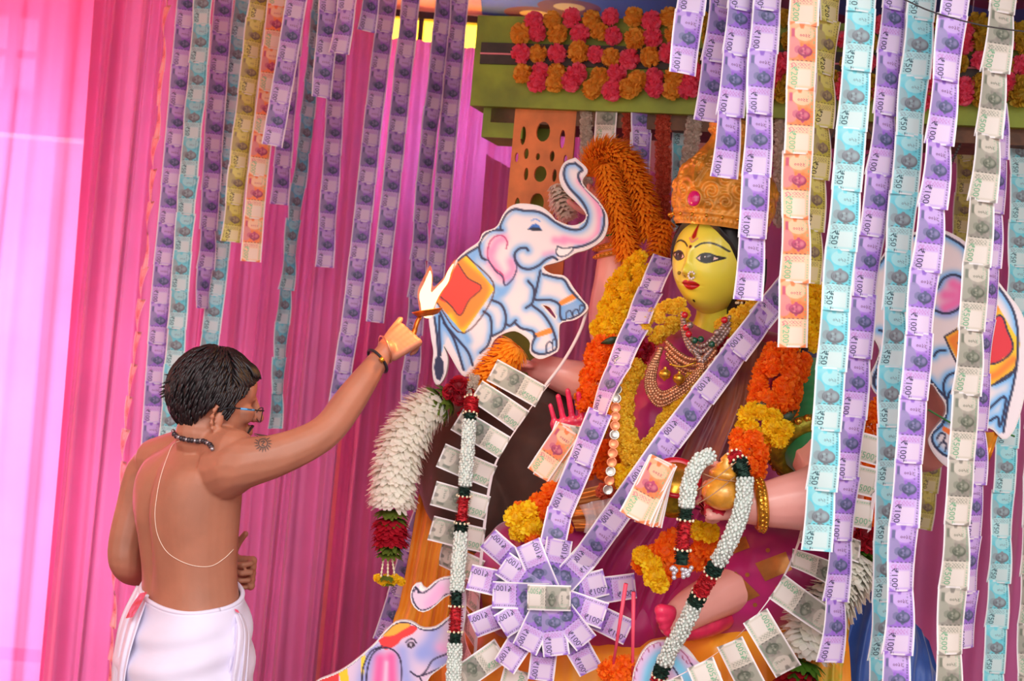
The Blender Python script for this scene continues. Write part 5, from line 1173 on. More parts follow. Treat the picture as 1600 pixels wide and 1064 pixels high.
for lb, x, y, Y in (('single orange marigold under the left rosette spoke', 768, 972, 3.66), ('single orange marigold in the upper gap of the note rosette', 925, 842, 3.6), ('single orange marigold head beside the folded rosette note', 882, 822, 3.62)): cluster(lb, [('orange', x, y, Y, .018), ('orange', x + 5, y + 4, Y, .015)], 'flower')
# dark leaves tucked into the garlands
M_leaf = mat('dark_leaf', (34, 62, 34), 0.45, var=0.3, scale=30)
for lb, x, y, Y, s, a in (('dark green leaf between yellow and orange marigolds on the far shoulder', 955, 532, 3.82, .03, 20), ('dark green leaf between marigolds above the green sleeve', 1228, 546, 3.44, .03, -10), ('dark green leaf beside yellow marigolds on the sleeve', 1192, 632, 3.35, .026, 15), ('two-lobed dark leaf above the golden armlet', 1230, 652, 3.36, .032, 40)):
    c = W(x, y, Y); g = G(); V = []
    for i in range(7):
        t_ = i / 6; w = 0.32 * math.sin(math.pi * t_) + 0.01
        for q in (-1, 0, 1): V.append(c + Vector((math.cos(R(a)) * (t_ - .5) * 2 * s - math.sin(R(a)) * q * w * s, -0.012 * math.sin(math.pi * t_) + 0.006 * abs(q), math.sin(R(a)) * (t_ - .5) * 2 * s + math.cos(R(a)) * q * w * s)))
    g.add(V, [(3 * i + q, 3 * i + q + 1, 3 * i + q + 4, 3 * i + q + 3) for i in range(6) for q in (0, 1)]); tag(g.obj('leaf', M_leaf), lb, 'leaf')

# ---- jewellery
M_stone = mat('silver_rose_stones', (196, 168, 160), 0.22, metal=0.5, var=0.3, scale=200)
M_ruby = mat('ruby', (200, 16, 40), 0.15, coat=0.6); M_emer = mat('emerald', (14, 80, 60), 0.15, coat=0.6)
def beads(g, path, r, n, jit=0.0):
    for p in cr_path([tuple(W(*q)) for q in path], n): g.add(*ball(p, r * random.uniform(0.9, 1.1), 7, 5))
t = thing('bib_necklace', 'silver bib necklace with red and green stones at the throat', 'necklace'); g = G()
for dy in (0, 9, 18):
    beads(g, [(1066, 490 + dy, 3.62), (1074, 520 + dy, 3.59), (1095, 540 + dy, 3.565), (1118, 524 + dy, 3.55), (1140, 496 + dy, 3.55)], 0.0068, 26)
for k in range(5): beads(g, [(1084 + 2 * k, 548 + 2 * k, 3.56), (1097, 566 - k, 3.55), (1112 - 2 * k, 546 + 2 * k, 3.545)], 0.0055, 9)
g.obj('stone_rows', M_stone, t)
for x, y, Y, m in ((1070, 492, 3.59, M_ruby), (1078, 508, 3.57, M_stone), (1072, 512, 3.575, M_ruby), (1085, 532, 3.55, M_emer), (1095, 530, 3.545, M_emer), (1120, 520, 3.535, M_stone), (1132, 500, 3.53, M_ruby), (1112, 538, 3.535, M_emer), (1076, 522, 3.56, M_ruby)): G().add(*ball(W(x, y, Y), 0.0088, 10, 7)).obj('stone', m, t)
t = thing('collar_necklace', 'gold and rose stone collar necklace below the bib', 'necklace'); M_rg = mat('rose_gold_stones', (216, 150, 110), 0.25, metal=0.6, var=0.3, scale=150)
for dy, r in ((0, 0.0065), (9, 0.007), (18, 0.006), (25, 0.0045)):
    g = G(); beads(g, [(1042, 535 + dy, 3.61), (1060, 552 + dy, 3.585), (1082, 562 + dy, 3.565), (1104, 555 + dy, 3.55), (1118, 540 + dy, 3.545)], r, 24); g.obj('stone_row', M_rg, t)
t = thing('long_necklace', 'long gold bead necklace with crescent pendant over the magenta blouse', 'necklace')
for k, (in_, r, n) in enumerate(((0, 0.0042, 44), (7, 0.0065, 38), (15, 0.0070, 40), (23, 0.0060, 42), (30, 0.0042, 60))):
    g = G(); s = in_ / 30.0
    beads(g, [(1034 - 4 * s, 545, 3.61), (1026 - 14 * s, 575 + 4 * s, 3.60), (1024 - 14 * s, 598 + 12 * s, 3.59), (1034 - 6 * s, 612 + 22 * s, 3.575), (1052 + 4 * s, 606 + 18 * s, 3.565), (1080 + 4 * s, 586 + 16 * s, 3.555), (1098 + 2 * s, 566 + 14 * s, 3.55)], r, n); g.obj('bead_row', M_rg, t)
g = G(); g.add(*tube(cr_path([tuple(W(*q)) for q in ((1046, 569, 3.56), (1066, 573, 3.55), (1088, 566, 3.545))], 8), 0.003, 6)); 
t = thing('gold_pendants', 'two round gold pendants hanging on a bar under the collar', 'pendant'); g.obj('bar', M_goldm, t)
for x, y, Y in ((1039, 583, 3.555), (1061, 590, 3.545)): G().add(*lathe([(0.002, 0.017), (0.005, 0.014), (0.004, 0.011), (0.014, 0.005), (0.0165, -0.003), (0.012, -0.012), (0.004, -0.016), (0.003, -0.02)], 16, Matrix.Translation(W(x, y, Y)))).obj('pendant_ball', M_goldm, t)
# coin garland
t = thing('coin_garland', 'garland of silver and copper coins sewn side by side over the yellow flowers', 'coin garland')
coin = G().add(*lathe([(0.0001, 0.0012), (0.0095, 0.0012), (0.0105, 0.0020), (0.0128, 0.0020), (0.0132, 0), (0.0128, -0.0015), (0.0001, -0.0015)], 20)).mesh('coin', mat('silver_coin', (205, 198, 186), 0.3, metal=0.7))
coin2 = coin.copy(); coin2.materials.clear(); coin2.materials.append(mat('copper_coin', (236, 140, 96), 0.35, metal=0.5))
for path, n, cop in (([(968, 566, 3.60), (963, 620, 3.59), (960, 680, 3.57), (955, 730, 3.56), (950, 765, 3.56)], 15, True), ([(1142, 536, 3.52), (1112, 578, 3.525), (1080, 622, 3.535), (1045, 672, 3.545), (1015, 722, 3.55), (990, 768, 3.555), (950, 810, 3.56)], 22, False)):
    for i, p in enumerate(cr_path([tuple(W(*q)) for q in path], n)):
        link('coin', coin2 if (cop and 3 < i < 14 and i % 4) else coin, t, Matrix.Translation(p) @ frame(x=(1, 0, 0), z=(random.uniform(-.2, .1), -1, random.uniform(0, .3))).to_4x4())

# ---- golden pot in the fist, gold vessel, money bundles
t = thing('kalash_pot', 'small golden lidded pot tied in the statue\'s fist', 'pot'); Mk = Matrix.Translation(W(1127, 776, 3.25)) @ Matrix.Rotation(R(4), 4, 'Y')
G().add(*lathe([(0.012, -0.03), (0.034, -0.02), (0.046, 0.0), (0.046, 0.016), (0.036, 0.034), (0.028, 0.040)], 28, Mk)).obj('pot_body', M_gold, t)
G().add(*lathe([(0.028, 0.040), (0.036, 0.046), (0.036, 0.056), (0.030, 0.062), (0.024, 0.066), (0.024, 0.072), (0.014, 0.080), (0.016, 0.086), (0.010, 0.094), (0.003, 0.102)], 28, Mk)).obj('lid', M_gold, t)
g = G()
for a, c in (((1082, 770), (1150, 722)), ((1085, 790), (1148, 745)), ((1098, 740), (1150, 752))): g.add(*tube(cr_path([tuple(W(a[0], a[1], 3.20)), tuple(W((a[0] + c[0]) / 2, (a[1] + c[1]) / 2 + 3, 3.175)), tuple(W(c[0], c[1], 3.21))], 10), 0.0014, 5))
g.obj('jute_string', mat('jute', (176, 130, 96), 0.9), t)
t = thing('gold_vessel', 'embossed gold vessel with red rim behind the orange note bundle', 'vessel'); Mv = frame(x=(1, 0, 0), z=W(1058, 735, 3.30) - W(1046, 800, 3.42), o=W(1052, 775, 3.39))
G().add(*lathe([(0.03, -0.03), (0.05, -0.02), (0.054, 0.01), (0.048, 0.04), (0.04, 0.055), (0.046, 0.065)], 28, Mv)).obj('vessel_body', M_olive, t)
G().add(*lathe([(0.044, 0.062), (0.058, 0.068), (0.060, 0.074), (0.055, 0.078), (0.046, 0.072)], 28, Mv, False)).obj('rim', mat('red_enamel', (190, 20, 40), 0.3), t); G().add(*lathe([(0.001, 0.066), (0.05, 0.068), (0.048, 0.072), (0.001, 0.074)], 24, Mv)).obj('lid', M_goldm, t)
def bundle(label, kinds, c, d, Y, n, spread, name='note_bundle', tiltx=0):
    """fan of notes held at one end: c pixel of the held end, d pixel of the far end"""
    t = thing(name, label, 'money'); a, b_ = W(c[0], c[1], Y), W(d[0], d[1], Y)
    for k in range(n):
        an = R((k - (n - 1) / 2) * spread); yv = (a - b_).normalized(); yv = Matrix.Rotation(an, 3, 'Y') @ yv; kd = kinds[k % len(kinds)]
        z = Vector((-0.2, -1, tiltx)); z = (z - yv * z.dot(yv)).normalized(); x = yv.cross(z); p = a - yv * KIND[kd][0] * 0.45 - Vector((0, 0.005 * k, 0)) + Vector((random.uniform(-.004, .004), 0, random.uniform(-.01, .01)))
        link('banknote', get_note(kd, k % 4), t, Matrix(((x.x, yv.x, z.x, p.x), (x.y, yv.y, z.y, p.y), (x.z, yv.z, z.z, p.z), (0, 0, 0, 1))))
    return t
bundle('bundle of orange 200 notes standing against the gold vessel', (200,), (1032, 728), (1006, 800), 3.27, 7, 2.6)
bundle('loose bundle of orange and grey notes tied below the red palm', (200, 200, 500, 200), (886, 672), (862, 752), 3.74, 6, 7)
# ---- incense sticks and threads
for lb, a, c in (('long pink incense stick leaning before the lap', (978, 912, 3.42), (958, 1040, 3.46)), ('shorter pink incense stick beside the longer one', (990, 925, 3.44), (988, 1064, 3.48))):
    tag(G().add(*tube([W(*a), W(*c)], [0.0055, 0.0035] if True else 0.004, 8)).obj('incense_stick', mat('pink_stick', (238, 80, 110), 0.5)), lb, 'incense stick')
tag(G().add(*tube(cr_path([tuple(W(*p)) for p in ((918, 482, 3.95), (905, 520, 3.9), (880, 565, 3.88), (850, 605, 3.85))], 20), 0.0048, 6)).obj('cloth_string', mat('white_tape', (228, 212, 214), 0.8)), 'white tape string running from the elephant\'s foot to the grey notes', 'string')
tag(G().add(*tube(cr_path([tuple(W(*p)) for p in ((905, 348, 3.93), (920, 358, 3.92), (945, 368, 3.93), (966, 362, 3.96))], 16), 0.0022, 6)).obj('green_thread', mat('green_thread', (50, 130, 60), 0.6)), 'green thread tied round the elephant\'s raised trunk', 'thread')
tag(G().add(*tube(cr_path([tuple(W(*p)) for p in ((1450, 640, 3.74), (1492, 664, 3.73), (1530, 682, 3.72), (1563, 674, 3.74), (1585, 682, 3.76))], 20), 0.0026, 6)).obj('green_thread', mat('green_thread', (50, 130, 60), 0.6)), 'green thread tied across the right elephant\'s legs', 'thread')
tag(cloth('gold_foil', [[(1530, 676, 3.72), (1562, 674, 3.73)], [(1526, 705, 3.70), (1552, 702, 3.70)], [(1530, 722, 3.71), (1542, 725, 3.71)]], mat('amber_foil', (226, 150, 50), 0.25, metal=0.4, var=0.2), None, nu=10, nv=10, folds=(1.5, 0.006, 'u')), 'crumpled amber foil scrap tied below the right elephant', 'foil')
tag(G().add(*tube(cr_path([tuple(W(*p)) for p in ((1395, -10, 2.9), (1450, 16, 2.9), (1510, 34, 2.9), (1560, 44, 2.9), (1640, 54, 2.9))], 24) , 0.0016, 6)).obj('electric_wire', mat('black_wire', (48, 42, 44), 0.5)), 'thin dark wire crossing before the hanging strips', 'wire')
g = G()
for k, p in enumerate(cr_path([tuple(W(*q)) for q in ((1520, 160, 4.0), (1514, 190, 4.0), (1500, 225, 4.0), (1486, 255, 4.0))], 22)): g.add(*ball(p, 0.005, 6, 5))
tag(g.obj('bead_string', mat('dark_beads', (70, 60, 60), 0.4)), 'dark bead string hanging under the beam beside the grey strip', 'beads')

# ---- lilac note garland on the idol with rosette
strip('lilac 100 note garland branch over the statue\'s far shoulder to the rosette', 100, [(1040, 398, 3.84), (1018, 450, 3.76), (990, 520, 3.64), (958, 592, 3.58), (935, 650, 3.57), (908, 720, 3.57), (875, 800, 3.58), (860, 850, 3.56), (858, 880, 3.555)], [-25, -30, -20, -48, -15, -5, 0], 'lilac note garland on the statue', hang=False, name='banknote_garland')
strip('lilac 100 note garland branch over the near shoulder to the rosette', 100, [(1225, 452, 3.56), (1180, 508, 3.50), (1120, 590, 3.46), (1060, 668, 3.46), (1005, 745, 3.46), (955, 815, 3.49), (905, 885, 3.545)], [5, 5, 0, 0, 0], 'lilac note garland on the statue', hang=False, name='banknote_garland')
ros = thing('banknote_rosette', 'large rosette of lilac 100 notes with a grey 500 note at its centre', 'rosette'); RC = W(861, 930, 3.56); RN = Vector((-0.12, -1, 0.06)).normalized()
rx = Vector((1, 0, 0)); rx = (rx - RN * rx.dot(RN)).normalized(); rz = RN.cross(rx) * 1.0
if rz.z < 0: rz = -rz
def rnote(kind, ang, dist, lift, roll=0, bend=0, tip=0, par=ros, flip=False):
    """note lying along the radius: angle in picture (degrees, 0 = right, 90 = up)"""
    a = R(ang); d = rx * math.cos(a) + rz * math.sin(a); z = RN; y = -d if not flip else d; x = y.cross(z)
    M = Matrix(((x.x, y.x, z.x, 0), (x.y, y.y, z.y, 0), (x.z, y.z, z.z, 0), (0, 0, 0, 1))); c = RC + d * dist + RN * lift
    M = Matrix.Translation(c) @ Matrix.Rotation(R(roll), 4, d) @ Matrix.Rotation(R(tip), 4, x) @ M
    return link('banknote', get_note(kind, bend), par, M)
for k, an in enumerate((143, 173, 207, 242, 268, 303, 340, 12)): rnote(100, an, 0.142, 0.002 + 0.002 * (k % 3), random.uniform(-14, 14), k % 4, random.uniform(-8, 8))
for k in range(11): rnote(100, 20 + 360 * k / 11, 0.073, 0.016 + 0.0028 * k, random.uniform(-4, 4), k % 4, -3)
rnote(500, 4, 0.0, 0.056, 0, 0, flip=True).scale = (0.95, 0.72, 1)

# ---- fanned 500 note garlands: notes stapled by one end to a curved white tape
def fan(label, path, out, n, group, yaws=None, sc=1.0, lift=0.0, kind=500):
    t = thing('banknote_fan_garland', label, 'banknote garland', group); P = cr_path([tuple(W(*p)) for p in path], n * 2 + 1)
    tp = cr_path([tuple(W(*p)) for p in path], 40); G().add([Vector(p) + Vector((0.004 * s, -0.001, 0.004 * s)) for p in tp for s in (-1, 1)], [(2 * i, 2 * i + 1, 2 * i + 3, 2 * i + 2) for i in range(39)]).obj('tape', mat('white_tape', (228, 212, 214)), t)
    for k in range(n):
        c = Vector(P[2 * k + 1]); o = Vector((0, 0, 0)); u = k / max(1, n - 1)
        ang = R(float(np.interp(u, np.linspace(0, 1, len(out)), out))); d = Vector((math.cos(ang), 0, math.sin(ang)))
        yw = float(np.interp(u, np.linspace(0, 1, len(yaws)), yaws)) if yaws else 0
        d = (d * math.cos(R(yw)) + Vector((0, -1, 0)) * math.sin(R(yw))).normalized(); T = Vector(P[2 * k + 2]) - Vector(P[2 * k]); T = (T - d * T.dot(d)).normalized()
        y = d; z = T.cross(d); 
        if z.y > 0: z = -z
        x = y.cross(z); Ln = KIND[kind][0]; p = c + d * Ln * 0.48 + Vector((0, -0.003 * (k % 2) - lift, 0))
        link('banknote', get_note(kind, (k * 3) % 4), t, Matrix.Translation(p) @ Matrix(((x.x, y.x, z.x, 0), (x.y, y.y, z.y, 0), (x.z, y.z, z.z, 0), (0, 0, 0, 1))) @ Matrix.Rotation(R(random.uniform(-6, 6)), 4, 'Y'))
    return t
fan('fanned garland of grey 500 notes spread beside the magenta lap', [(1256, 812, 3.415), (1246, 852, 3.35), (1222, 905, 3.29), (1185, 958, 3.28), (1140, 1005, 3.29), (1080, 1045, 3.31), (1020, 1075, 3.33)], [-14, -20, -30, -54, -58, -62, -66], 7, 'fanned grey note garlands')
fan('fanned garland of grey 500 notes lying on the brown cushion', [(858, 600, 3.84), (830, 636, 3.82), (800, 680, 3.80), (775, 722, 3.79), (764, 765, 3.79), (758, 812, 3.78), (752, 870, 3.77), (748, 930, 3.76), (744, 1000, 3.76), (738, 1070, 3.76)], [156, 150, 155, 165, 172, 175, 150, 140, 130], 10, 'fanned grey note garlands', [5, 5, 3, 2, 0, -30, -58, -62, -60])
fan('short fan of grey 500 notes under the rosette\'s lower spokes', [(770, 1000, 3.62), (790, 1030, 3.61), (822, 1062, 3.60)], [-140, -120, -100], 2, 'fanned grey note garlands')
fan('grey 500 notes showing between the blue and lilac strips', [(1375, 680, 3.25), (1368, 750, 3.25), (1358, 830, 3.25)], [170, 172, 175], 3, 'fanned grey note garlands')

tag(cloth('plastic_wrap', [[(905, 790, 3.63), (945, 780, 3.60), (985, 775, 3.58)], [(915, 812, 3.60), (950, 806, 3.57), (985, 800, 3.56)], [(912, 832, 3.60), (945, 830, 3.58), (975, 822, 3.57)]], mat('clear_plastic', (225, 215, 220), 0.12, transp=0.6, spec=0.8), None, nu=24, nv=24, folds=(3, 0.008, 'u'), rough=0.02, seed=8), 'crumpled clear plastic wrap beside the copper sari border', 'plastic wrap')
for lb, pth in (('thin dark fairy light wire drooping left of the long blue strip', ((1306, 196, 3.9), (1296, 225, 3.9), (1300, 250, 3.9), (1318, 258, 3.9))), ('thin dark fairy light wire looping right of the long blue strip', ((1348, 190, 3.9), (1362, 210, 3.9), (1370, 228, 3.9), (1348, 248, 3.9)))):
    tag(G().add(*tube(cr_path([tuple(W(*(pth[0][0], 150, 3.9)))] + [tuple(W(*p)) for p in pth], 24), 0.0022, 6)).obj('fairy_light_wire', mat('black_wire', (48, 42, 44), 0.5)), lb, 'wire')
# ================================================================== the man offering the flame
man = thing('person', 'bare-backed man in glasses and white wrap reaching out a flame on a small lamp', 'person')
mf = Vector((0.77, 0.64, 0)).normalized(); mr = Vector((mf.y, -mf.x, 0)); UP = Vector((0, 0, 1)); MY = 3.5
M_manskin = mat('brown_skin', (182, 118, 92), 0.5, var=0.10, scale=9, sss=0.15, bump=0.05, bscale=300)
g = G(); SEC = [(686, 314, .052, .055), (700, 311, .075, .066), (714, 307, .125, .078), (730, 301, .160, .092), (760, 295, .162, .106), (800, 291, .158, .110), (850, 293, .147, .102), (900, 296, .142, .098), (940, 298, .148, .104), (980, 295, .162, .116), (1040, 290, .166, .122), (1075, 288, .155, .12)]
P = cr_path([tuple(W(px, py, MY)) + (a, b_) for py, px, a, b_ in SEC], 46); V = []; ns = 40
for q in P:
    for k in range(ns):
        t = 2 * math.pi * k / ns; ca, sa = math.cos(t), math.sin(t); e = 2 / 2.5
        V.append(Vector(q[:3]) + mr * q[3] * math.copysign(abs(ca) ** e, ca) + mf * q[4] * math.copysign(abs(sa) ** e, sa))
g.add(V, [(i * ns + k, (i + 1) * ns + k, (i + 1) * ns + (k + 1) % ns, i * ns + (k + 1) % ns) for i in range(45) for k in range(ns)] + [tuple(range(ns)), tuple(45 * ns + k for k in range(ns))[::-1]])
# head, neck, ears
hf_ = Vector((0.91, 0.41, -0.10)).normalized(); hr_ = Vector((hf_.y, -hf_.x, 0)).normalized(); hu_ = hr_.cross(hf_)
if hu_.z < 0: hu_ = -hu_
HCm = W(335, 612, 3.46)
def hp(fw, sd, up): return HCm + hf_ * fw + hr_ * sd + hu_ * up
Mh = Matrix(((hf_.x, hr_.x, hu_.x), (hf_.y, hr_.y, hu_.y), (hf_.z, hr_.z, hu_.z)))
for c, r in (((0, 0, 0), (.096, .074, .094)), ((.03, 0, -.045), (.066, .062, .075)), ((.045, 0, -.085), (.05, .05, .042)), ((.078, 0, -.112), (.022, .026, .018)), ((.072, 0, .02), (.028, .058, .05)), ((.090, 0, -.002), (.012, .04, .010)),
             ((.098, 0, -.085), (.014, .024, .010)), ((.098, 0, -.074), (.014, .022, .007)), ((.07, .035, -.04), (.03, .022, .026)), ((.07, -.035, -.04), (.03, .022, .026))):
    g.add(*ball(hp(*c), r, 20, 14, Mh))
chainw(g, [(hp(.094, 0, .004), .010), (hp(.108, 0, -.022), .011), (hp(.121, 0, -.046), .0125)], 0.3); chainw(g, [(hp(.105, .012, -.050), .009), (hp(.105, -.012, -.050), .009)], 0.3)
chainw(g, [(hp(-.012, 0, -.06), .056), (hp(-.022, 0, -.11), .054), (W(312, 700, 3.5), .060)], 0.25)
for s in (1, -1):
    for k in range(9):
        a = k / 8 * 4.4 - 0.7; g.add(*ball(hp(.004 - .014 * math.sin(a) * 1.0 - .004, s * (.076 + .010 * (0.3 + 0.7 * max(0, math.sin(a)))), -.058 + .030 * math.cos(a)), .0065, 8, 6))
    g.add(*ball(hp(.006, s * .076, -.060), (.012, .008, .024), 10, 7, Mh)); g.add(*ball(hp(.010, s * .076, -.088), (.008, .007, .009), 8, 6, Mh))
# right arm stretched to the flame
chain(g, [(352, 735, 3.40, .070), (378, 724, 3.36, .062), (430, 712, 3.36, .051), (480, 692, 3.38, .044), (515, 668, 3.41, .041), (545, 628, 3.45, .040), (572, 590, 3.48, .033), (592, 562, 3.51, .0265), (604, 548, 3.52, .025)], 0.25)
chain(g, [(335, 696, 3.44, .05), (365, 706, 3.38, .056)], 0.25)
tipsR = hand(g, W(601, 552, 3.52), W(655, 512, 3.57) - W(601, 552, 3.52), Vector((-0.25, -0.85, 0.25)), (-0.3, 0, 1), (50, 56, 60, 64), size=0.165, thumb=(0.30, 0.10), tcurl=12, spread=0.03)
# left arm bent across the belly
chain(g, [(262, 728, 3.62, .062), (232, 740, 3.65, .060), (212, 790, 3.64, .050), (197, 845, 3.62, .045), (196, 878, 3.62, .042), (215, 892, 3.70, .040), (262, 890, 3.76, .036), (310, 884, 3.76, .030), (346, 886, 3.69, .026)], 0.25)
chain(g, [(290, 700, 3.55, .05), (245, 718, 3.62, .056)], 0.25)
hand(g, W(346, 886, 3.69), Vector((0.92, -0.28, -0.05)), Vector((0.3, 0.95, 0.1)), (0, 0, 1), (62, 64, 66, 68), size=0.175, thumb=(0.72, 0.15), tcurl=12)
# legs under the wrap
hipc = W(290, 1040, MY)
for s in (1, -1):
    a = hipc + mr * s * .085; kz = a + mf * .015; kz.z = .46; an = hipc + mr * s * .09 - mf * .02; an.z = .09
    chainw(g, [(a, .095), ((a + kz) / 2, .078), (kz, .058), ((kz + an) / 2 - mf * .02, .05), (an, .036)], 0.3)
    for k in range(8): g.add(*ball(Vector((an.x, an.y, 0)) + mf * (-.04 + .03 * k) + UP * (.036 - .002 * k), (.042, .042, .034), 10, 7))
me = remesh(g, 0.0036, 4)
spn = [(W(286, 690, 3.42), 0.004), (W(265, 760, 3.42), 0.010), (W(248, 830, 3.42), 0.011), (W(240, 900, 3.42), 0.010)]
for v in me.vertices:     # spine furrow, shoulder blades, loin dimples
    p = v.co; q = p - W(293, 800, MY)
    if p.z > 0.9 and p.z < 1.5:
        sd, bk = q.dot(mr), -q.dot(mf); zz = q.z
        if bk > 0.02 and abs(sd) < 0.2:
            h = -0.0085 * math.exp(-(sd / 0.016) ** 2) * math.exp(-((zz + 0.02) / 0.14) ** 2) + 0.006 * math.exp(-((abs(sd) - 0.045) / 0.022) ** 2) * math.exp(-((zz + 0.06) / 0.10) ** 2) + 0.006 * math.exp(-((abs(sd) - 0.085) / 0.035) ** 2) * math.exp(-((zz - 0.075) / 0.05) ** 2)
            v.co = p - mf * h
me.materials.append(M_manskin); me.update(); body = link('body', me, man)
bvh = BVHTree.FromPolygons([v.co.copy() for v in me.vertices], [tuple(p.vertices) for p in me.polygons])
def onbody(px, py, off=0.002, y0=2.6):
    o = CAM0; d = (W(px, py, 1.0) - CAM0).normalized(); h = bvh.ray_cast(o, d)
    if h[0] is None:
        h = bvh.find_nearest(W(px, py, MY)); return h[0] + h[1] * off, h[1]
    return h[0] + h[1] * off, h[1]
# hair: dark cap and combed locks
M_mhair = mat('black_hair', (34, 24, 28), 0.45, var=0.3, scale=80)
gh = G(); V = []; nh, mh = 60, 30
def hair_low(ph):    # lowest elevation of the hair round the head: ph 0 = forehead
    return np.interp(abs(ph), [0, 0.5, 0.85, 1.05, 1.25, 1.45, 1.62, 1.85, 2.3, math.pi], [0.50, 0.48, 0.30, 0.05, -0.50, -0.42, -0.10, -0.55, -0.85, -0.92])
def hair_pt(ph, th, k=1.0): return hp(.100 * k * math.cos(ph) * math.cos(th) - .004, .079 * k * math.sin(ph) * math.cos(th), .100 * k * math.sin(th) + (0.0))
for j in range(mh + 1):
    for i in range(nh):
        ph = -math.pi + 2 * math.pi * i / nh; lo = hair_low(ph); th = lo + (1.54 - lo) * j / mh; V.append(hair_pt(ph, th, 1.0 + 0.05 * min(1, j / 2)))
gh.add(V, [(j * nh + i, j * nh + (i + 1) % nh, (j + 1) * nh + (i + 1) % nh, (j + 1) * nh + i) for j in range(mh) for i in range(nh)])
rh = random.Random(4)
for k in range(1900):
    ph = rh.uniform(-math.pi, math.pi); lo = hair_low(ph); th = rh.uniform(lo + 0.02, 1.5)
    if rh.random() > math.cos(th) + 0.15: continue
    front = math.cos(ph) > 0.2; side = 1 if ph > 0 else -1
    ln = rh.uniform(0.35, 0.6); pts = []; 
    for s in range(5):
        t = s / 4
        if front and th > 0.35: p2, t2 = ph * (1 - 0.25 * t), th - ln * 0.9 * t
        else: p2, t2 = ph + side * 0.10 * t, th - ln * 0.75 * t
        t2 = max(t2, hair_low(p2) - 0.07)
        pts.append(hair_pt(p2, t2, 1.04 + 0.075 * math.sin(math.pi * min(1, 0.25 + t * 0.7)) + rh.uniform(0, .02)))
    gh.add(*tube(pts, [0.002, 0.0034, 0.0032, 0.0022, 0.0005], 4))
for k in range(50):      # quiff over the forehead, wisps at the nape and crown
    ph = rh.uniform(-0.9, 0.9); pts = [hair_pt(ph, 0.95, 1.06), hair_pt(ph * .95, 0.75, 1.15), hair_pt(ph * .9, 0.56, 1.20), hair_pt(ph * .88, 0.42, 1.20 + rh.uniform(-.03, .03))]
    gh.add(*tube(cr_path([tuple(p) for p in pts], 8), [0.003, 0.0045, 0.005, 0.005, 0.0045, 0.0035, 0.002, 0.0005], 5))
for k in range(16):
    ph = math.pi + rh.uniform(-.7, .7); th = rh.uniform(-.2, .6); p0 = hair_pt(ph, th, 1.06); p1 = hair_pt(ph, th - 0.1, 1.2) ; p2 = hair_pt(ph, th - 0.12, 1.28); gh.add(*tube([p0, p1, p2], [0.003, 0.002, 0.0004], 4))
gh.obj('hair', M_mhair, man)
# stubble moustache, ash marks
g = G()
for s in (1, -1):
    for k in range(12): g.add(*tube([hp(.110 - .0012 * k, s * (.002 + .0026 * k), -.066 - .0006 * k), hp(.108 - .0016 * k, s * (.004 + .0028 * k), -.074 - .0012 * k)], [0.003, 0.0014], 5))
g.obj('moustache', M_mhair, man)
g = G()
def decal(g, quads, off=0.0012):
    for q in quads: g.add([onbody(x, y, off)[0] for x, y in q], [tuple(range(len(q)))])
decal(g, [[(372 + 3 * i, 619 - 2.4 * i), (375 + 3 * i, 616.6 - 2.4 * i), (377 + 3 * i, 619 - 2.4 * i), (374 + 3 * i, 621.4 - 2.4 * i)] for i in range(6)]); g.obj('ash_mark', mat('ash_paste', (214, 176, 160), 0.9), man)
# spectacles
sp = thing('spectacles', 'thin dark spectacles with pale blue temples worn by the man', 'spectacles')
M_dark = mat('dark_metal', (24, 26, 34), 0.35, metal=0.4)
for s in (1, -1):
    G().add(*tube(cr_path([tuple(x) for x in (hp(-.004, s * .083, -.044), hp(.02, s * .085, -.030), hp(.07, s * .082, -.026), hp(.112, s * .066, -.024))], 14), 0.0019, 6)).obj('temple', M_dark, sp)
    G().add(*tube([hp(.05, s * .0855, -.027), hp(.085, s * .0775, -.0255)], 0.0028, 6)).obj('blue_inlay', mat('blue_plastic', (80, 160, 220), 0.3), sp)
    g = G(); g.add(*tube([hp(.116 - .006 * abs(math.cos(a)), s * (.036 + .027 * math.cos(a)), -.036 + .018 * math.sin(a)) for a in np.linspace(0, 2 * math.pi, 24)], 0.0013, 5)); g.obj('rim', M_dark, sp)
    G().add([hp(.115 - .006 * abs(math.cos(a)), s * (.036 + .026 * math.cos(a)), -.036 + .017 * math.sin(a)) for a in np.linspace(0, 2 * math.pi, 24)[:-1]], [tuple(range(23))]).obj('lens', mat('lens_glass', (235, 225, 230), 0.1, transp=0.85), sp)
G().add(*tube([hp(.118, .010, -.03), hp(.121, 0, -.028), hp(.118, -.010, -.03)], 0.0014, 5)).obj('bridge', M_dark, sp)
# bead necklace, sacred thread, tattoo, ear ring
nk = thing('bead_necklace', 'dark and silver bead necklace round the man\'s neck', 'necklace')
npx = cr_path(np.array([(272, 676), (280, 682), (292, 686), (306, 688), (320, 690), (330, 695), (334, 702)], float), 19)
for k, (x, y) in enumerate(npx):
    p, nn = onbody(x, y, 0.0045)
    G().add(*ball(p, 0.0066 if k % 3 else 0.0056, 9, 7)).obj('bead', mat('silver_bead', (170, 160, 165), 0.25, metal=0.7) if k % 3 == 0 else mat('dark_bead', (52, 40, 46), 0.3), nk)
G().add(*tube([onbody(x, y, 0.004)[0] for x, y in npx], 0.0012, 5)).obj('cord', M_string, nk)
th = [(290, 686), (272, 694), (262, 715), (252, 745), (246, 775), (243, 805), (247, 835), (260, 860), (280, 875), (305, 884), (330, 884), (350, 872), (364, 858)]
pts = [onbody(x, y, 0.0018)[0] for x, y in cr_path(np.array(th, float), 70)]
tag(G().add(*tube(pts, 0.0009, 6)).obj('sacred_thread', mat('pale_thread', (240, 214, 196), 0.7)), 'thin pale sacred thread looped over the man\'s bare back', 'thread')
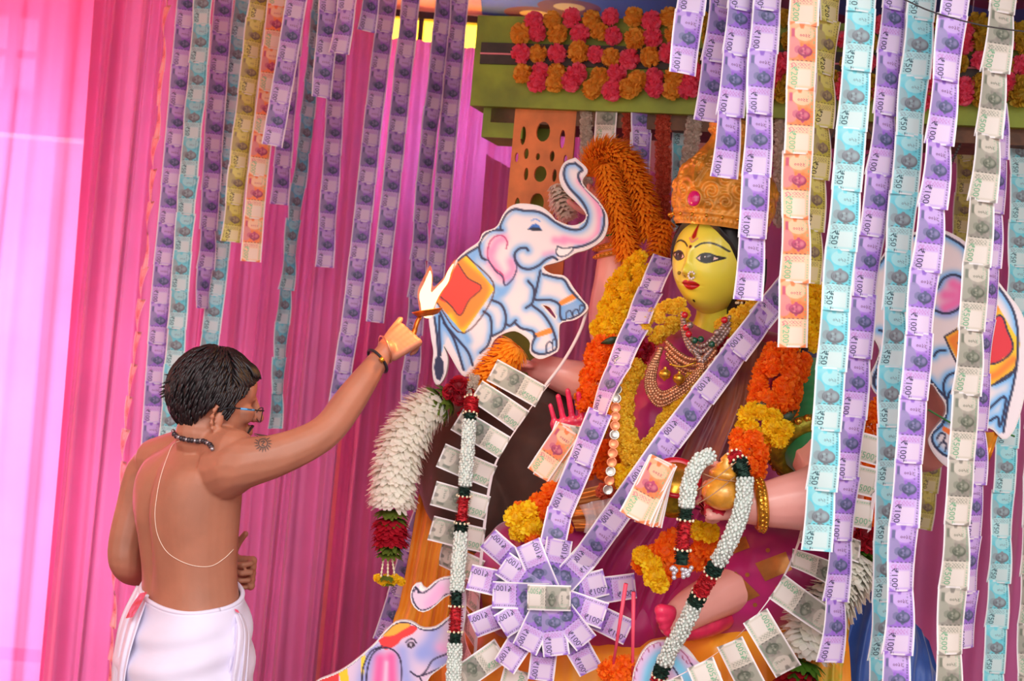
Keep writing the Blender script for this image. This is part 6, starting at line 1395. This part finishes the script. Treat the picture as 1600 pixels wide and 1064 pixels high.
g = G()
def tat(r0, a0, r1, a1, w0, w1):
    c = (411, 693); q = []
    for r, a, w in ((r0, a0, -w0), (r1, a1, -w1), (r1, a1, w1), (r0, a0, w0)): q.append((c[0] + r * math.cos(a) - w * math.sin(a), c[1] + r * math.sin(a) + w * math.cos(a)))
    return q
qs = [tat(8.5, 2 * math.pi * k / 16, 14, 2 * math.pi * k / 16 + 0.08, 1.3, 0.3) for k in range(16)] + [[(411 + 8 * math.cos(a), 693 + 8 * math.sin(a)), (411 + 8 * math.cos(a + .4), 693 + 8 * math.sin(a + .4)), (411 + 6 * math.cos(a + .4), 693 + 6 * math.sin(a + .4)), (411 + 6 * math.cos(a), 693 + 6 * math.sin(a))] for a in np.arange(0, 6.28, 0.3927)]
qs += [[(407, 690), (412, 688), (413, 690), (408, 692)], [(412, 688), (415, 691), (413.5, 692), (411, 690)], [(414, 691), (411, 695), (409.5, 694), (412, 690.5)], [(409, 694), (414, 697), (413, 698.5), (408, 696)], [(406, 697), (412, 699), (411, 700), (406, 698.5)]]
decal(g, qs, 0.0008); g.obj('tattoo', mat('tattoo_ink', (92, 72, 66), 0.7), man)
# wrist bands
wr = W(601, 552, 3.52); wd_ = (W(655, 512, 3.57) - W(592, 562, 3.51)).normalized()
def band(label, c, d, r, rr, mt, name):
    u = d.orthogonal().normalized(); w = d.cross(u)
    return tag(G().add(*tube([c + (u * math.cos(a) + w * math.sin(a)) * r for a in np.linspace(0, 2 * math.pi, 36)], rr, 7, False)).obj(name, mt), label, 'bracelet')
band('thin copper bangle on the man\'s outstretched wrist', W(602, 546, 3.52), (wd_ + Vector((.3, 0, -.2))).normalized(), 0.035, 0.0022, mat('copper_wire', (205, 140, 110), 0.3, metal=0.7), 'bangle')
bb = band('black cord with gold bead on the man\'s outstretched wrist', W(590, 564, 3.51), wd_, 0.0335, 0.0036, mat('black_cord', (30, 24, 36), 0.7), 'wrist_cord')
G().add(*tube([W(594, 559, 3.475), W(599, 565, 3.475)], 0.0052, 10)).obj('gold_bead', M_goldm, bb)
# white wrap round the hips
M_dhoti = mat('white_cotton', (232, 224, 246), 0.8, var=0.04, scale=6, sheen=0.2)
wp = thing('waist_wrap', None, None); wp.parent = man; wp['label'] = 'white cotton wrap with red edge'
SEC2 = [(922, 299, .150, .106, 1.0), (935, 299, .154, .110, 1.0), (960, 297, .170, .124, .9), (1000, 292, .182, .140, .6), (1040, 288, .188, .148, .4), (1100, 284, .188, .150, .2), (1200, 276, .185, .15, 0), (1330, 262, .18, .15, 0), (1430, 254, .185, .155, 0)]
P = cr_path([tuple(W(px, py, MY)) + (a, b_, w) for py, px, a, b_, w in SEC2], 80); V = []; ns = 150
for i, q in enumerate(P):
    for k in range(ns):
        t = 2 * math.pi * k / ns; ca, sa = math.cos(t), math.sin(t); v_ = i / 79; e = 2 / 2.3
        x_ = math.copysign(abs(ca) ** e, ca); y_ = math.copysign(abs(sa) ** e, sa)
        fo = 0.0045 * math.sin(t * 3 + v_ * 60) * math.exp(-((v_ - 0.12) / 0.12) ** 2) + 0.006 * math.sin(14 * v_ * 4 + 2.2 * math.sin(t) + t) * math.exp(-((v_ - 0.2) / 0.1) ** 2) * (0.6 + 0.4 * math.sin(t - 2)) + (0.010 + 0.012 * v_) * math.sin(t * 9 + 1.5 * math.sin(v_ * 5)) * min(1, max(0, v_ - 0.22) * 3)
        slope = -0.030 * (math.cos(t + 0.9)) * q[5]
        V.append(Vector(q[:3]) + mr * x_ * (q[3] + fo) + mf * y_ * (q[4] + fo) + UP * slope)
g = G(); g.add(V, [(i * ns + k, i * ns + (k + 1) % ns, (i + 1) * ns + (k + 1) % ns, (i + 1) * ns + k) for i in range(79) for k in range(ns)])
o = g.obj('wrap_cloth', M_dhoti, wp); m_ = o.modifiers.new('thickness', 'SOLIDIFY'); m_.thickness = 0.004
g = G(); g.add(*tube([V[k] for k in range(ns)] + [V[0]], 0.006, 7)); g.obj('rolled_hem', M_dhoti, wp)
cloth('side_pleat', [[(214, 915, 3.56), (222, 920, 3.5), (232, 930, 3.45)], [(190, 965, 3.52), (204, 970, 3.44), (216, 975, 3.40)], [(178, 1020, 3.5), (190, 1025, 3.42), (200, 1030, 3.38)], [(174, 1075, 3.5), (184, 1080, 3.42), (192, 1085, 3.38)], [(168, 1200, 3.48), (178, 1200, 3.40), (186, 1200, 3.36)]], M_dhoti, wp, nu=24, folds=(2.5, 0.006, 'u'), seed=3, thick=0.003)
cloth('red_border', [[(219, 927, 3.45), (231, 924, 3.42)], [(206, 945, 3.425), (220, 944, 3.40)], [(196, 966, 3.41), (208, 964, 3.385)]], mat('red_stripe_cloth', (206, 62, 72), 0.7, col2=(225, 110, 150), scale=60), wp, nu=8, nv=14, folds=(2, 0.002, 'u'))
cloth('hanging_tail', [[(362, 952, 3.44), (370, 954, 3.42), (378, 958, 3.44)], [(364, 985, 3.40), (377, 985, 3.38), (389, 990, 3.42)], [(360, 1030, 3.38), (375, 1030, 3.36), (388, 1035, 3.40)], [(352, 1080, 3.38), (368, 1085, 3.36), (384, 1090, 3.40)], [(340, 1240, 3.38), (356, 1245, 3.36), (372, 1250, 3.40)]], M_dhoti, wp, nu=30, folds=(3, 0.007, 'u'), seed=5, thick=0.003)
cloth('red_border', [[(366, 951, 3.40), (372, 953, 3.40)], [(368, 956, 3.40), (374, 958, 3.40)]], mat('red_stripe_cloth'), wp, nu=4, nv=4, folds=(1, 0.001, 'u'))
# lamp and flame
lp = thing('flame_lamp', 'small brass plate lamp with burning camphor held in the man\'s hand', 'lamp'); LC = W(668, 488, 3.575)
Ml = Matrix.Translation(LC) @ Matrix.Rotation(R(-14), 4, 'Y')
M_brass = mat('brass', (216, 120, 40), 0.35, metal=0.7, var=0.2, scale=60)
G().add(*lathe([(0.008, -0.010), (0.026, -0.007), (0.038, 0.003), (0.040, 0.006), (0.036, 0.005), (0.024, -0.003), (0.001, -0.004)], 26, Ml)).obj('plate', M_brass, lp)
G().add(*tube(cr_path([tuple(Ml @ Vector((-.02, 0, -.008))), tuple(W(652, 503, 3.57)), tuple(W(646, 522, 3.56)), tuple(W(640, 535, 3.555))], 12), [0.006] * 6 + [0.007] * 6, 8)).obj('handle', M_brass, lp)
g = G(); k = 3.575 / F
def fch(pts): chain(g, [(x, y, 3.575, r * k) for x, y, r in pts], 0.3, 10, 7)
fch([(668, 488, 9.5), (667, 474, 10), (664, 461, 9), (668, 446, 6.5), (671, 433, 4), (672, 424, 1.6)]); fch([(670, 478, 8), (679, 462, 6.5), (688, 450, 5), (697, 439, 4), (702, 425, 3), (708, 413, 1.4)])
me = remesh(g, 0.0022, 3)
fm = bpy.data.materials.new('flame'); fm.use_nodes = True; N = fm.node_tree.nodes; K = fm.node_tree.links; N.remove(N['Principled BSDF'])
em = N.new('ShaderNodeEmission'); em.inputs[0].default_value = (1.0, 0.72, 0.30, 1); em.inputs[1].default_value = 3.2; K.new(em.outputs[0], N['Material Output'].inputs[0])
me.materials.append(fm); link('flame', me, lp)
g = G()
fch([(668, 484, 13), (666, 468, 13.5), (664, 456, 12), (668, 440, 9), (671, 426, 5.5), (672, 416, 2)]); fch([(670, 478, 10), (680, 460, 9), (690, 447, 7), (699, 435, 6), (705, 420, 4.5), (711, 406, 1.8)])
me = remesh(g, 0.003, 4); fm2 = bpy.data.materials.new('outer_flame'); fm2.use_nodes = True; N = fm2.node_tree.nodes; K = fm2.node_tree.links; N.remove(N['Principled BSDF'])
em = N.new('ShaderNodeEmission'); em.inputs[0].default_value = (1.0, 0.22, 0.03, 1); em.inputs[1].default_value = 1.1; tr = N.new('ShaderNodeBsdfTransparent'); ad = N.new('ShaderNodeAddShader'); mx = N.new('ShaderNodeMixShader'); mx.inputs[0].default_value = 0.30
K.new(tr.outputs[0], mx.inputs[1]); K.new(em.outputs[0], mx.inputs[2]); K.new(mx.outputs[0], N['Material Output'].inputs[0]); me.materials.append(fm2); link('outer_flame', me, lp)
pl = bpy.data.lights.new('flame_light', 'POINT'); pl.energy = 3.2; pl.color = (1, 0.45, 0.12); pl.shadow_soft_size = 0.02
po = bpy.data.objects.new('flame_light', pl); COL.objects.link(po); po.location = W(674, 452, 3.53); po.parent = lp
